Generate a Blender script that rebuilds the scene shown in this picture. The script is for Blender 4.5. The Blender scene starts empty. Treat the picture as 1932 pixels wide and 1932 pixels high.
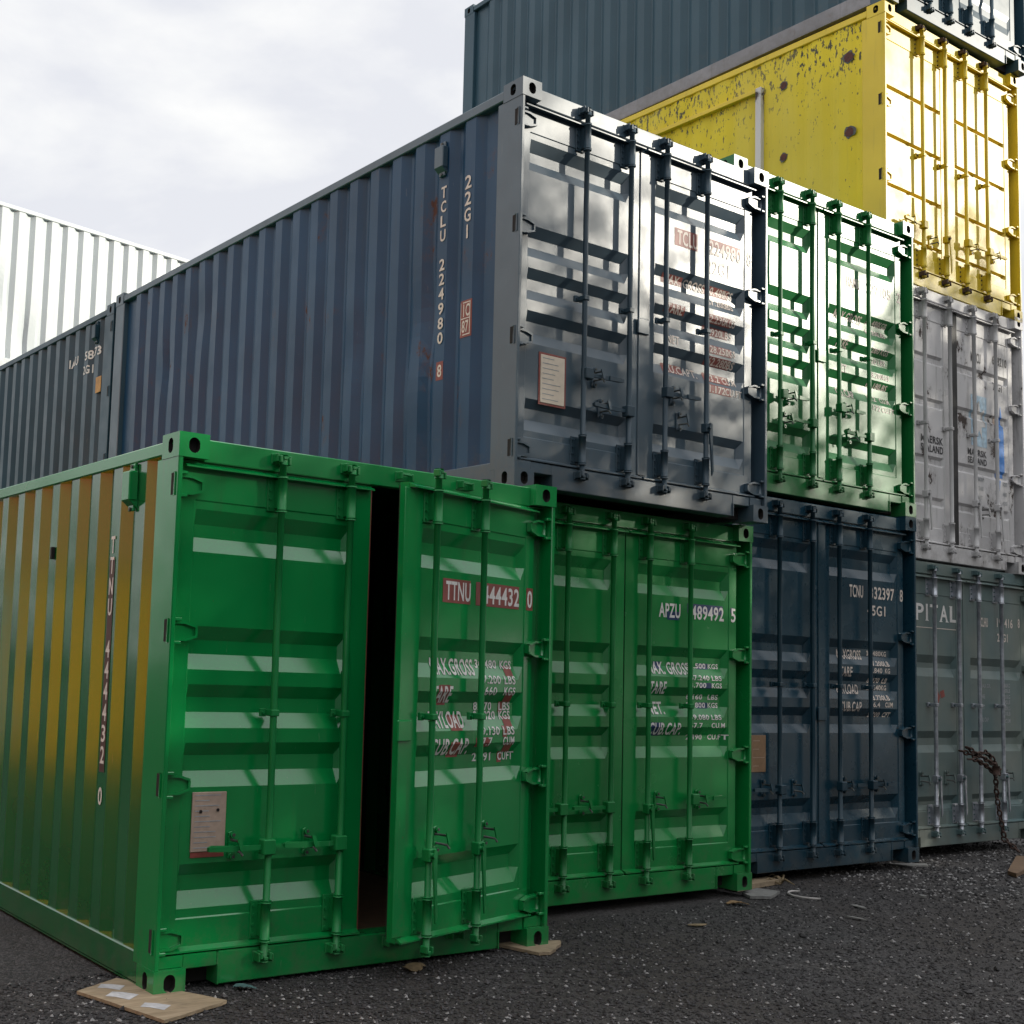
import bpy, bmesh, math, random
from mathutils import Vector, Matrix
random.seed(7)
R = math.radians
scene = bpy.context.scene

# ------------------------------------------------------------------ camera
cam_d = bpy.data.cameras.new("camera")
cam = bpy.data.objects.new("camera", cam_d)
scene.collection.objects.link(cam)
rows = [[0.8371545799, -0.0833471580, -0.5405788199],
        [-0.5456283704, -0.0581673824, -0.8360061226],
        [0.0382346795, 0.9948214949, -0.0941716645]]
cam.matrix_world = Matrix.Translation((-2.5714, -5.0782, 1.5367)) @ Matrix(rows).to_4x4()
cam_d.sensor_width = 36.0
cam_d.sensor_fit = 'HORIZONTAL'
cam_d.lens = 2306.84 / 1932.0 * 36.0
cam_d.shift_x = 393.84 / 1932.0
cam_d.shift_y = 63.1 / 1932.0
cam_d.clip_start = 0.05
cam_d.clip_end = 1500.0
scene.camera = cam

# ------------------------------------------------------------------ world and sun
SUN_AZ = 53.0      # degrees from -y towards +x
SUN_EL = 17.5
sd = Vector((math.sin(R(SUN_AZ)) * math.cos(R(SUN_EL)), -math.cos(R(SUN_AZ)) * math.cos(R(SUN_EL)), math.sin(R(SUN_EL))))
world = bpy.data.worlds.new("World")
scene.world = world
world.use_nodes = True
nt = world.node_tree
nt.nodes.clear()
def N(t, kind, **kw):
    n = t.nodes.new(kind)
    for k, v in kw.items():
        if k in n.inputs: n.inputs[k].default_value = v
        else: setattr(n, k, v)
    return n
out = N(nt, 'ShaderNodeOutputWorld')
bg = N(nt, 'ShaderNodeBackground', Strength=0.1)
sky = N(nt, 'ShaderNodeTexSky')
sky.sky_type = 'NISHITA'
sky.sun_disc = False
sky.sun_elevation = R(SUN_EL)
sky.sun_rotation = math.atan2(sd.x, sd.y)
tc = N(nt, 'ShaderNodeTexCoord')
mp = N(nt, 'ShaderNodeMapping')
mp.inputs['Scale'].default_value = (1.6, 1.6, 3.4)
mp.inputs['Location'].default_value = (0.35, 0.1, 0.2)
n1 = N(nt, 'ShaderNodeTexNoise', Scale=2.3, Detail=6.0, Roughness=0.52, Distortion=0.15)
rmp = N(nt, 'ShaderNodeValToRGB')
rmp.color_ramp.elements[0].position = 0.40
rmp.color_ramp.elements[0].color = (8.6, 8.75, 9.3, 1)
rmp.color_ramp.elements[1].position = 0.56
rmp.color_ramp.elements[1].color = (10.7, 10.7, 10.6, 1)
mix = N(nt, 'ShaderNodeMix')
mix.data_type = 'RGBA'
mix.inputs[0].default_value = 0.93
nt.links.new(tc.outputs['Generated'], mp.inputs['Vector'])
nt.links.new(mp.outputs['Vector'], n1.inputs['Vector'])
nt.links.new(n1.outputs['Fac'], rmp.inputs['Fac'])
nt.links.new(sky.outputs['Color'], mix.inputs[6])
nt.links.new(rmp.outputs['Color'], mix.inputs[7])
sxy = N(nt, 'ShaderNodeSeparateXYZ')
nt.links.new(tc.outputs['Generated'], sxy.inputs[0])
zen = N(nt, 'ShaderNodeMapRange')            # an overcast sky is brightest overhead
zen.inputs['From Min'].default_value = 0.55; zen.inputs['From Max'].default_value = 1.0
zen.inputs['To Min'].default_value = 1.0; zen.inputs['To Max'].default_value = 2.0
nt.links.new(sxy.outputs['Z'], zen.inputs['Value'])
vm = N(nt, 'ShaderNodeVectorMath', operation='SCALE')
nt.links.new(mix.outputs[2], vm.inputs[0]); nt.links.new(zen.outputs['Result'], vm.inputs['Scale'])
nt.links.new(vm.outputs['Vector'], bg.inputs['Color'])
nt.links.new(bg.outputs['Background'], out.inputs['Surface'])

sun_d = bpy.data.lights.new("sun", 'SUN')
sun_d.energy = 5.0
sun_d.angle = R(0.5)
sun_d.color = (1.0, 0.93, 0.80)
sun = bpy.data.objects.new("sun", sun_d)
scene.collection.objects.link(sun)
sun.rotation_euler = sd.to_track_quat('Z', 'Y').to_euler()

scene.view_settings.view_transform = 'Standard'
scene.view_settings.look = 'None'
scene.view_settings.exposure = 0.0
scene.view_settings.gamma = 1.0

# ------------------------------------------------------------------ materials
def new_mat(name):
    m = bpy.data.materials.new(name)
    m.use_nodes = True
    t = m.node_tree
    b = t.nodes['Principled BSDF']
    return m, t, b

def mixc(t, fac, a, b):
    n = N(t, 'ShaderNodeMix'); n.data_type = 'RGBA'
    for v, i in ((fac, 0), (a, 6), (b, 7)):
        if hasattr(v, 'links'): t.links.new(v, n.inputs[i])
        elif i == 0: n.inputs[0].default_value = v
        else: n.inputs[i].default_value = (*v[:3], 1)
    return n.outputs[2]

def ramp(t, src, p0, p1, v0=0.0, v1=1.0):
    n = N(t, 'ShaderNodeMapRange')
    n.inputs['From Min'].default_value = p0; n.inputs['From Max'].default_value = p1
    n.inputs['To Min'].default_value = v0; n.inputs['To Max'].default_value = v1
    t.links.new(src, n.inputs['Value'])
    return n.outputs['Result']

def noise(t, vec, scale, detail=4.0, rough=0.55, stretch=None, loc=None):
    if stretch or loc:
        m = N(t, 'ShaderNodeMapping')
        if stretch: m.inputs['Scale'].default_value = stretch
        if loc: m.inputs['Location'].default_value = loc
        t.links.new(vec, m.inputs['Vector']); vec = m.outputs['Vector']
    n = N(t, 'ShaderNodeTexNoise', Scale=scale, Detail=detail, Roughness=rough)
    t.links.new(vec, n.inputs['Vector'])
    return n.outputs['Fac']

HWCOL = {}
def paint(name, col, rough=0.28, ior=1.6, var=0.12, dirt=0.25, rust=0.0, rustcol=(0.09, 0.035, 0.018), dirtcol=(0.05, 0.045, 0.035), bump=0.05, seed=0.0, peel=0.0, fade=None):
    HWCOL[name] = col
    m, t, b = new_mat(name)
    v = N(t, 'ShaderNodeTexCoord').outputs['Object']
    big = noise(t, v, 1.3, 3, 0.5, None, (seed, seed, seed))
    dark = tuple(c * (1 - var) for c in col)
    lite = tuple(min(1, c * (1 + var) + 0.004) for c in col)
    if fade: lite = fade
    c = mixc(t, ramp(t, big, 0.35, 0.65), dark, lite)
    # vertical rain streaks and grime
    st = noise(t, v, 5.0, 5, 0.65, (3.0, 3.0, 0.22), (seed + 3, 0, 0))
    c = mixc(t, ramp(t, st, 0.58, 0.8, 0.0, dirt), c, dirtcol)
    sp = noise(t, v, 60.0, 2, 0.5)
    c = mixc(t, ramp(t, sp, 0.70, 0.76, 0.0, dirt * 0.9), c, tuple(min(1, x * 0.5 + 0.10) for x in col))
    # thin scuffs and scratches, a few chips down to primer, dust kicked up on to the lowest edge
    sc = noise(t, v, 9.0, 3, 0.5, (7.0, 7.0, 0.8), (seed * 2, 5, 0))
    c = mixc(t, ramp(t, sc, 0.725, 0.74, 0.0, dirt * 1.2), c, tuple(min(1, x * 0.6 + 0.13) for x in col))
    ch = noise(t, v, 34.0, 3, 0.6, None, (0, seed, 2))
    c = mixc(t, ramp(t, ch, 0.745, 0.76, 0.0, dirt * 2.2), c, (0.10, 0.05, 0.03))
    sz = N(t, 'ShaderNodeSeparateXYZ'); t.links.new(v, sz.inputs[0])
    low = ramp(t, sz.outputs['Z'], 0.0, 0.55, 0.22, -0.12)
    du = N(t, 'ShaderNodeMath', operation='ADD'); t.links.new(low, du.inputs[0]); t.links.new(noise(t, v, 11.0, 6, 0.7), du.inputs[1])
    c = mixc(t, ramp(t, du.outputs[0], 0.56, 0.80, 0.0, 0.30), c, (0.10, 0.09, 0.075))
    rr = ramp(t, noise(t, v, 4.0, 5, 0.6), 0.3, 0.7, rough * 0.85, rough * 1.2)
    if rust > 0:
        rn = noise(t, v, 3.2, 8, 0.7, (1.0, 1.0, 0.7), (seed, 1.7, 0))
        mask = ramp(t, rn, 0.74 - 0.2 * rust, 0.76 - 0.2 * rust)
        c = mixc(t, mask, c, rustcol)
        halo = ramp(t, rn, 0.68 - 0.2 * rust, 0.75 - 0.2 * rust, 0.0, 0.35)
        c = mixc(t, halo, c, rustcol)
        mm = N(t, 'ShaderNodeMath', operation='MULTIPLY_ADD')
        t.links.new(mask, mm.inputs[0]); mm.inputs[1].default_value = 0.5; t.links.new(rr, mm.inputs[2])
        rr = mm.outputs[0]
    if peel > 0:
        # flaked paint: dark chips, denser near the top rail
        sx = N(t, 'ShaderNodeSeparateXYZ'); t.links.new(v, sx.inputs[0])
        hgt = ramp(t, sx.outputs['Z'], 1.6, 2.40, 0.0, 0.11)
        fl = noise(t, v, 33.0, 4, 0.65, (1, 1, 0.4))
        ad = N(t, 'ShaderNodeMath', operation='ADD'); t.links.new(fl, ad.inputs[0]); t.links.new(hgt, ad.inputs[1])
        mk = ramp(t, ad.outputs[0], 0.655, 0.670, 0.0, 0.95)
        c = mixc(t, mk, c, (0.030, 0.036, 0.036))
        pl = noise(t, v, 1.1, 3, 0.5, (1, 1, 0.4))
        c = mixc(t, ramp(t, pl, 0.45, 0.65, 0.0, 0.4), c, (0.55, 0.46, 0.09))
    t.links.new(c, b.inputs['Base Color'])
    t.links.new(rr, b.inputs['Roughness'])
    b.inputs['IOR'].default_value = ior
    if bump:
        bn = N(t, 'ShaderNodeBump', Strength=bump, Distance=0.02)
        hh = noise(t, v, 2.6, 3, 0.5)
        t.links.new(hh, bn.inputs['Height'])
        t.links.new(bn.outputs['Normal'], b.inputs['Normal'])
    return m

def plain(name, col, rough=0.6, metal=0.0, var=0.25, scale=14.0, bump=0.0):
    m, t, b = new_mat(name)
    v = N(t, 'ShaderNodeTexCoord').outputs['Object']
    f = noise(t, v, scale, 5, 0.6)
    c = mixc(t, ramp(t, f, 0.3, 0.7), tuple(x * (1 - var) for x in col), tuple(min(1, x * (1 + var)) for x in col))
    t.links.new(c, b.inputs['Base Color'])
    b.inputs['Roughness'].default_value = rough
    b.inputs['Metallic'].default_value = metal
    if bump:
        bn = N(t, 'ShaderNodeBump', Strength=bump, Distance=0.01)
        t.links.new(noise(t, v, scale * 2, 4, 0.6), bn.inputs['Height'])
        t.links.new(bn.outputs['Normal'], b.inputs['Normal'])
    return m

M = {}
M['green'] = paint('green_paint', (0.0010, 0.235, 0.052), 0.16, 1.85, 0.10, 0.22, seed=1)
M['green_shaded'] = paint('shade_darkened_green_paint', (0.001, 0.115, 0.027), 0.15, 2.0, 0.08, 0.2, seed=21)  # same green, with the shade on ribbed walls and bottom rails put into the colour
M['green2'] = paint('deep_green_paint', (0.0010, 0.19, 0.038), 0.24, 1.6, 0.12, 0.22, seed=2)
M['green3'] = paint('gloss_green_paint', (0.003, 0.15, 0.032), 0.38, 1.55, 0.12, 0.15, seed=3, bump=0.12)
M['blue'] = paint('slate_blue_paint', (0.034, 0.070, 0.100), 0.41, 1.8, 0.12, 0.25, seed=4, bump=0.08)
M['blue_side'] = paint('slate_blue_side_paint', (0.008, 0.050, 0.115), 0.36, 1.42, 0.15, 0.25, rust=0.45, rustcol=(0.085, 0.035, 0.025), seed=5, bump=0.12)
M['navy'] = paint('dark_navy_paint', (0.006, 0.038, 0.062), 0.28, 1.5, 0.15, 0.25, seed=6, bump=0.1)
M['teal'] = paint('dark_teal_paint', (0.016, 0.052, 0.078), 0.38, 1.45, 0.12, 0.3, seed=7)
M['charcoal'] = paint('charcoal_blue_paint', (0.026, 0.070, 0.100), 0.36, 1.42, 0.08, 0.2, seed=8)
M['rail_grey'] = paint('grey_rail_paint', (0.22, 0.22, 0.24), 0.5, 1.45, 0.2, 0.5, rust=0.3, seed=9)
M['yellow'] = paint('yellow_paint', (0.68, 0.51, 0.03), 0.42, 1.50, 0.1, 0.3, rust=0.05, seed=10)
M['yellow_peel'] = paint('flaking_yellow_paint', (0.68, 0.55, 0.012), 0.5, 1.4, 0.08, 0.2, peel=1.0, seed=11)
M['reefer'] = paint('scuffed_white_paint', (0.57, 0.56, 0.565), 0.30, 1.5, 0.12, 0.8, rust=0.68, rustcol=(0.055, 0.04, 0.035), seed=12)
M['sage'] = paint('weathered_grey_green_paint', (0.095, 0.165, 0.172), 0.45, 1.5, 0.18, 0.5, rust=0.2, seed=13, fade=(0.15, 0.18, 0.16))
M['galv'] = plain('galvanised_steel', (0.36, 0.38, 0.42), 0.42, 0.6, 0.3, 20)
M['white'] = paint('white_container_paint', (0.50, 0.55, 0.57), 0.45, 1.5, 0.04, 0.18, rust=0.05, seed=14, bump=0.2)
M['ochre'] = paint('ochre_yellow_paint', (0.95, 0.46, 0.006), 0.5, 1.45, 0.1, 0.2, seed=15)
M['brown'] = paint('rust_brown_paint', (0.68, 0.25, 0.08), 0.5, 1.5, 0.1, 0.2, seed=16)
M['rubber'] = plain('black_rubber_gasket', (0.012, 0.012, 0.013), 0.6)
M['primer'] = plain('red_oxide_primer', (0.22, 0.055, 0.04), 0.65)
M['inside'] = plain('dark_container_interior', (0.018, 0.017, 0.018), 0.85)
M['hole'] = plain('dark_casting_cavity', (0.015, 0.012, 0.012), 0.9)
M['ink_white'] = plain('white_stencil', (0.72, 0.70, 0.68), 0.5, 0, 0.12, 40)
M['ink_cream'] = plain('cream_stencil', (0.66, 0.58, 0.52), 0.5, 0, 0.15, 40)
M['ink_red'] = plain('faded_red_backing', (0.24, 0.06, 0.048), 0.5, 0, 0.2, 25)
M['maroon'] = plain('faded_maroon_backing', (0.075, 0.035, 0.030), 0.5, 0, 0.2, 25)
M['ink_blue'] = plain('navy_backing', (0.012, 0.035, 0.11), 0.5)
M['ink_black'] = plain('black_lettering', (0.03, 0.03, 0.035), 0.5)
M['ink_grey'] = plain('grey_stencil', (0.30, 0.32, 0.34), 0.5)
M['logo_blue'] = plain('peeling_blue_decal', (0.02, 0.20, 0.62), 0.4)
M['logo_pale'] = plain('pale_blue_decal', (0.40, 0.56, 0.68), 0.4, 0, 0.3, 18)
M['orange'] = plain('orange_sticker', (0.50, 0.24, 0.04), 0.5)
M['placard_tan'] = plain('tan_data_plate', (0.40, 0.30, 0.24), 0.5, 0, 0.12, 30)
M['placard_brown'] = plain('brown_data_plate', (0.22, 0.13, 0.07), 0.5, 0, 0.12, 30)
M['placard_cream'] = plain('cream_data_plate', (0.70, 0.60, 0.48), 0.5, 0, 0.06, 30)
M['bolt'] = plain('dull_steel', (0.07, 0.075, 0.07), 0.45, 0.3, 0.3, 60)
M['rust'] = plain('rusty_iron', (0.055, 0.030, 0.022), 0.8, 0.0, 0.5, 30, 0.4)
M['rustspot'] = plain('rust_spot', (0.085, 0.028, 0.022), 0.8, 0.0, 0.4, 30)
M['floor_board'] = plain('marine_plywood', (0.10, 0.06, 0.035), 0.7)

HW = {}
def hardware(m):
    if m.name not in HW:
        col = HWCOL.get(m.name)
        if col is None: return m
        HW[m.name] = paint('hardware_' + m.name, tuple(c * 0.8 for c in col), 0.46, 1.45, 0.15, 0.3, seed=len(HW) + 30, bump=0.0)
    return HW[m.name]

def wood_mat(name, a, b2, sc=6.0):
    m, t, b = new_mat(name)
    v = N(t, 'ShaderNodeTexCoord').outputs['Object']
    g = noise(t, v, sc, 6, 0.6, (1.0, 9.0, 9.0))
    c = mixc(t, ramp(t, g, 0.3, 0.7), a, b2)
    g2 = noise(t, v, 5.0, 4, 0.6)
    c = mixc(t, ramp(t, g2, 0.55, 0.75, 0, 0.5), c, (0.07, 0.05, 0.035))
    t.links.new(c, b.inputs['Base Color']); b.inputs['Roughness'].default_value = 0.75
    return m
M['ply'] = wood_mat('plywood_offcut', (0.21, 0.155, 0.095), (0.34, 0.265, 0.18))
M['plank'] = wood_mat('weathered_brown_plank', (0.09, 0.05, 0.025), (0.16, 0.095, 0.045))
M['paper'] = plain('torn_paper_label', (0.40, 0.40, 0.42), 0.8, 0, 0.25, 25)
M['leaf'] = plain('dry_leaf', (0.20, 0.15, 0.085), 0.8, 0, 0.35, 30)
M['cardboard'] = plain('dry_brown_scrap', (0.18, 0.115, 0.055), 0.8, 0, 0.3, 30)
M['scrap_blue'] = plain('faded_teal_scrap', (0.06, 0.13, 0.13), 0.7, 0, 0.3, 30)
M['slab'] = plain('grey_board', (0.17, 0.17, 0.165), 0.8, 0, 0.2, 30)
M['rope'] = plain('white_cord', (0.36, 0.34, 0.33), 0.7)
M['bark'] = plain('tree_bark', (0.06, 0.045, 0.03), 0.9, 0, 0.4, 8, 0.5)

# ------------------------------------------------------------------ mesh building
class MB:
    """collects boxes, tubes and free faces into one mesh"""
    def __init__(s):
        s.bm = bmesh.new()
        s.mats = []
    def mi(s, m):
        if m not in s.mats: s.mats.append(m)
        return s.mats.index(m)
    def box(s, x0, x1, y0, y1, z0, z1, m, bev=0.0, seg=1):
        r = bmesh.ops.create_cube(s.bm, size=1.0)
        vs = r['verts']
        for v in vs:
            v.co = Vector((x0 + (v.co.x + .5) * (x1 - x0), y0 + (v.co.y + .5) * (y1 - y0), z0 + (v.co.z + .5) * (z1 - z0)))
        fs = set(f for v in vs for f in v.link_faces)
        i = s.mi(m)
        for f in fs: f.material_index = i
        if bev > 0:
            es = list(set(e for v in vs for e in v.link_edges))
            r2 = bmesh.ops.bevel(s.bm, geom=es, offset=bev, segments=seg, affect='EDGES', profile=0.5)
            for f in r2['faces']: f.material_index = i
            vs = list(set(v for f in r2['faces'] for v in f.verts) | set(v for v in vs if v.is_valid))
        return vs
    def face(s, pts, m, smooth=False):
        vs = [s.bm.verts.new(p) for p in pts]
        f = s.bm.faces.new(vs); f.material_index = s.mi(m); f.smooth = smooth
        return f
    def prism(s, poly, d, m):
        """closed polygon (3D points) extruded along vector d"""
        d = Vector(d)
        a = [s.bm.verts.new(Vector(p)) for p in poly]
        b = [s.bm.verts.new(Vector(p) + d) for p in poly]
        i = s.mi(m); n = len(a)
        fs = [s.bm.faces.new(a), s.bm.faces.new(b[::-1])]
        for k in range(n):
            fs.append(s.bm.faces.new((a[k], b[k], b[(k + 1) % n], a[(k + 1) % n])))
        for f in fs: f.material_index = i
        bmesh.ops.recalc_face_normals(s.bm, faces=fs)
    def tube(s, pts, r, m, n=10, caps=True):
        pts = [Vector(p) for p in pts]
        rs = r if isinstance(r, (list, tuple)) else [r] * len(pts)
        i = s.mi(m); prev = None; rings = []
        up = Vector((0, 0, 1))
        for k, p in enumerate(pts):
            d = (pts[min(k + 1, len(pts) - 1)] - pts[max(k - 1, 0)])
            if d.length < 1e-9: d = Vector((0, 0, 1))
            d.normalize()
            a = d.cross(up if abs(d.dot(up)) < 0.95 else Vector((1, 0, 0))).normalized()
            b = d.cross(a)
            rings.append([s.bm.verts.new(p + (a * math.cos(2 * math.pi * j / n) + b * math.sin(2 * math.pi * j / n)) * rs[k]) for j in range(n)])
        for k in range(len(rings) - 1):
            for j in range(n):
                f = s.bm.faces.new((rings[k][j], rings[k][(j + 1) % n], rings[k + 1][(j + 1) % n], rings[k + 1][j]))
                f.material_index = i; f.smooth = True
        if caps:
            for rg in (rings[0], rings[-1][::-1]):
                f = s.bm.faces.new(rg); f.material_index = i
    def build(s, name, parent=None, loc=None, recalc=False):
        if recalc: bmesh.ops.recalc_face_normals(s.bm, faces=s.bm.faces[:])
        me = bpy.data.meshes.new(name)
        s.bm.to_mesh(me); s.bm.free()
        for m in s.mats: me.materials.append(m)
        o = bpy.data.objects.new(name, me)
        scene.collection.objects.link(o)
        if parent: o.parent = parent
        if loc: o.location = loc
        return o

def thing(name, label, cat, loc, rz=0.0, group=None):
    o = bpy.data.objects.new(name, None)
    scene.collection.objects.link(o)
    o.empty_display_size = 0.3
    o.location = loc; o.rotation_euler = (0, 0, rz)
    o['label'] = label; o['category'] = cat
    if group: o['group'] = group
    return o
def tag(o, label, cat, group=None):
    o['label'] = label; o['category'] = cat
    if group: o['group'] = group
    return o

# ------------------------------------------------------------------ lettering
_fc = {}
def glyphs(txt, serif=False, bold=0.0):
    """mesh of a line of text, normalised to height 1 (capitals), lower left at the origin"""
    key = (txt, serif, bold)
    cu = bpy.data.curves.new('t', 'FONT')
    cu.body = txt; cu.size = 1.0; cu.resolution_u = 3; cu.offset = bold
    cu.space_character = 1.08
    ob = bpy.data.objects.new('t', cu)
    scene.collection.objects.link(ob)
    dg = bpy.context.evaluated_depsgraph_get()
    me = bpy.data.meshes.new_from_object(ob.evaluated_get(dg))
    bpy.data.objects.remove(ob); bpy.data.curves.remove(cu)
    return me

def add_text(mb, txt, u0, u1, v0, v1, m, bold=0.02):
    """adds text to mb as faces in the (u,v) = (x,z) plane at y=0, fitted to the box"""
    me = glyphs(txt, bold=bold)
    if not len(me.vertices): return
    xs = [v.co.x for v in me.vertices]; ys = [v.co.y for v in me.vertices]
    a, b, c, d = min(xs), max(xs), min(ys), max(ys)
    if b - a < 1e-6 or d - c < 1e-6: return
    i = mb.mi(m)
    vs = [mb.bm.verts.new((u0 + (v.co.x - a) / (b - a) * (u1 - u0), 0.0, v0 + (v.co.y - c) / (d - c) * (v1 - v0))) for v in me.vertices]
    for p in me.polygons:
        try:
            f = mb.bm.faces.new([vs[k] for k in p.vertices]); f.material_index = i
        except ValueError: pass
    bpy.data.meshes.remove(me)
def add_rect(mb, u0, u1, v0, v1, m, y=0.0):
    mb.face([(u0, y, v0), (u1, y, v0), (u1, y, v1), (u0, y, v1)], m)

def drape(mb, us, vs, depth, lift):
    """cut a flat lettering mesh along the profile's fold lines and press it on to the surface"""
    bm = mb.bm
    bmesh.ops.triangulate(bm, faces=[f for f in bm.faces if len(f.verts) > 4])
    for u in us:
        bmesh.ops.bisect_plane(bm, geom=bm.verts[:] + bm.edges[:] + bm.faces[:], plane_co=(u, 0, 0), plane_no=(1, 0, 0), dist=1e-5)
    for v in vs:
        bmesh.ops.bisect_plane(bm, geom=bm.verts[:] + bm.edges[:] + bm.faces[:], plane_co=(0, 0, v), plane_no=(0, 0, 1), dist=1e-5)
    for w in bm.verts:
        w.co.y = depth(w.co.x, w.co.z) - lift + w.co.y

# ------------------------------------------------------------------ container kit
W = 2.438
CW, CD, CH = 0.162, 0.178, 0.118     # corner casting

def holed(mb, o, eu, ev, w, h, hw, hh, n, m, mh, depth=0.035):
    """a rectangular face with an obround hole, the hole's wall and its dark bottom. n = outward normal"""
    o, eu, ev, n = Vector(o), Vector(eu), Vector(ev), Vector(n)
    K = 16; r = hw / 2; ce = o + eu * (w / 2) + ev * (h / 2)
    inner = []
    for k in range(K):
        a = 2 * math.pi * (k + 0.5) / K
        x = r * math.cos(a); y = r * math.sin(a)
        y += (hh / 2 - r) * (1 if y > 0 else -1)
        inner.append((x, y))
    outer = []
    for x, y in inner:
        s = max(abs(x) / (w / 2), abs(y) / (h / 2))
        outer.append([x / s, y / s])
    # snap one outer point to each corner
    for cx, cy in ((w/2, h/2), (-w/2, h/2), (-w/2, -h/2), (w/2, -h/2)):
        k = min(range(K), key=lambda q: (outer[q][0] - cx) ** 2 + (outer[q][1] - cy) ** 2)
        outer[k] = [cx, cy]
    P = lambda q, d=0.0: ce + eu * q[0] + ev * q[1] - n * d
    A = [mb.bm.verts.new(P(q)) for q in outer]
    B = [mb.bm.verts.new(P(q)) for q in inner]
    Cc = [mb.bm.verts.new(P(q, depth)) for q in inner]
    i, j = mb.mi(m), mb.mi(mh); fs = []
    for k in range(K):
        l = (k + 1) % K
        f = mb.bm.faces.new((A[k], A[l], B[l], B[k])); f.material_index = i; fs.append(f)
        f = mb.bm.faces.new((B[k], B[l], Cc[l], Cc[k])); f.material_index = j; fs.append(f)
    f = mb.bm.faces.new(Cc); f.material_index = j; fs.append(f)
    f.normal_update()
    for f in fs:
        f.normal_update()
    if f.normal.dot(n) < 0: f.normal_flip()

def casting(parent, x0, y0, z0, m, left, front):
    mb = MB()
    x1, y1, z1 = x0 + CW, y0 + CD, z0 + CH
    X, Y, Z = Vector((1, 0, 0)), Vector((0, 1, 0)), Vector((0, 0, 1))
    top = z0 > 1.0
    hh = 0.080 if not top else 0.074
    # end face
    if front: holed(mb, (x0, y0, z0), X, Z, CW, CH, 0.060, hh, -Y, m, M['hole'])
    else: mb.face([(x0, y0, z0), (x0, y0, z1), (x1, y0, z1), (x1, y0, z0)], m)
    if not front: holed(mb, (x0, y1, z0), X, Z, CW, CH, 0.060, hh, Y, m, M['hole'])
    else: mb.face([(x0, y1, z0), (x0, y1, z1), (x1, y1, z1), (x1, y1, z0)], m)
    if left: holed(mb, (x0, y0, z0), Y, Z, CD, CH, 0.050, hh, -X, m, M['hole'])
    else: mb.face([(x0, y0, z0), (x0, y1, z0), (x0, y1, z1), (x0, y0, z1)], m)
    if not left: holed(mb, (x1, y0, z0), Y, Z, CD, CH, 0.050, hh, X, m, M['hole'])
    else: mb.face([(x1, y0, z0), (x1, y1, z0), (x1, y1, z1), (x1, y0, z1)], m)
    mb.face([(x0, y0, z0), (x1, y0, z0), (x1, y1, z0), (x0, y1, z0)], m)
    mb.face([(x0, y0, z1), (x1, y0, z1), (x1, y1, z1), (x0, y1, z1)], m)
    o = mb.build('corner_casting', parent)
    return o

# corrugated wall profile along the length: list of (position, depth)
def corr_profile(a, b, pitch, depth, first):
    sl = 0.070; fo = pitch * 0.375
    pr = [(a, depth), (first - sl, depth)]; y = first
    while y + pitch < b + 0.02:
        pr += [(y, 0.0), (y + fo, 0.0)]
        if y + fo + sl < b - 0.01: pr += [(y + fo + sl, depth)]
        if y + pitch - sl < b - 0.01: pr += [(y + pitch - sl, depth)]
        y += pitch
    if pr[-1][0] < b: pr.append((b, pr[-1][1]))
    return pr
def prof_at(pr, y):
    for (a, d), (b, e) in zip(pr, pr[1:]):
        if a <= y <= b: return d + (e - d) * ((y - a) / (b - a) if b > a else 0)
    return 0.0

class Spec:
    def __init__(s, **k): s.__dict__.update(k)

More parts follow.
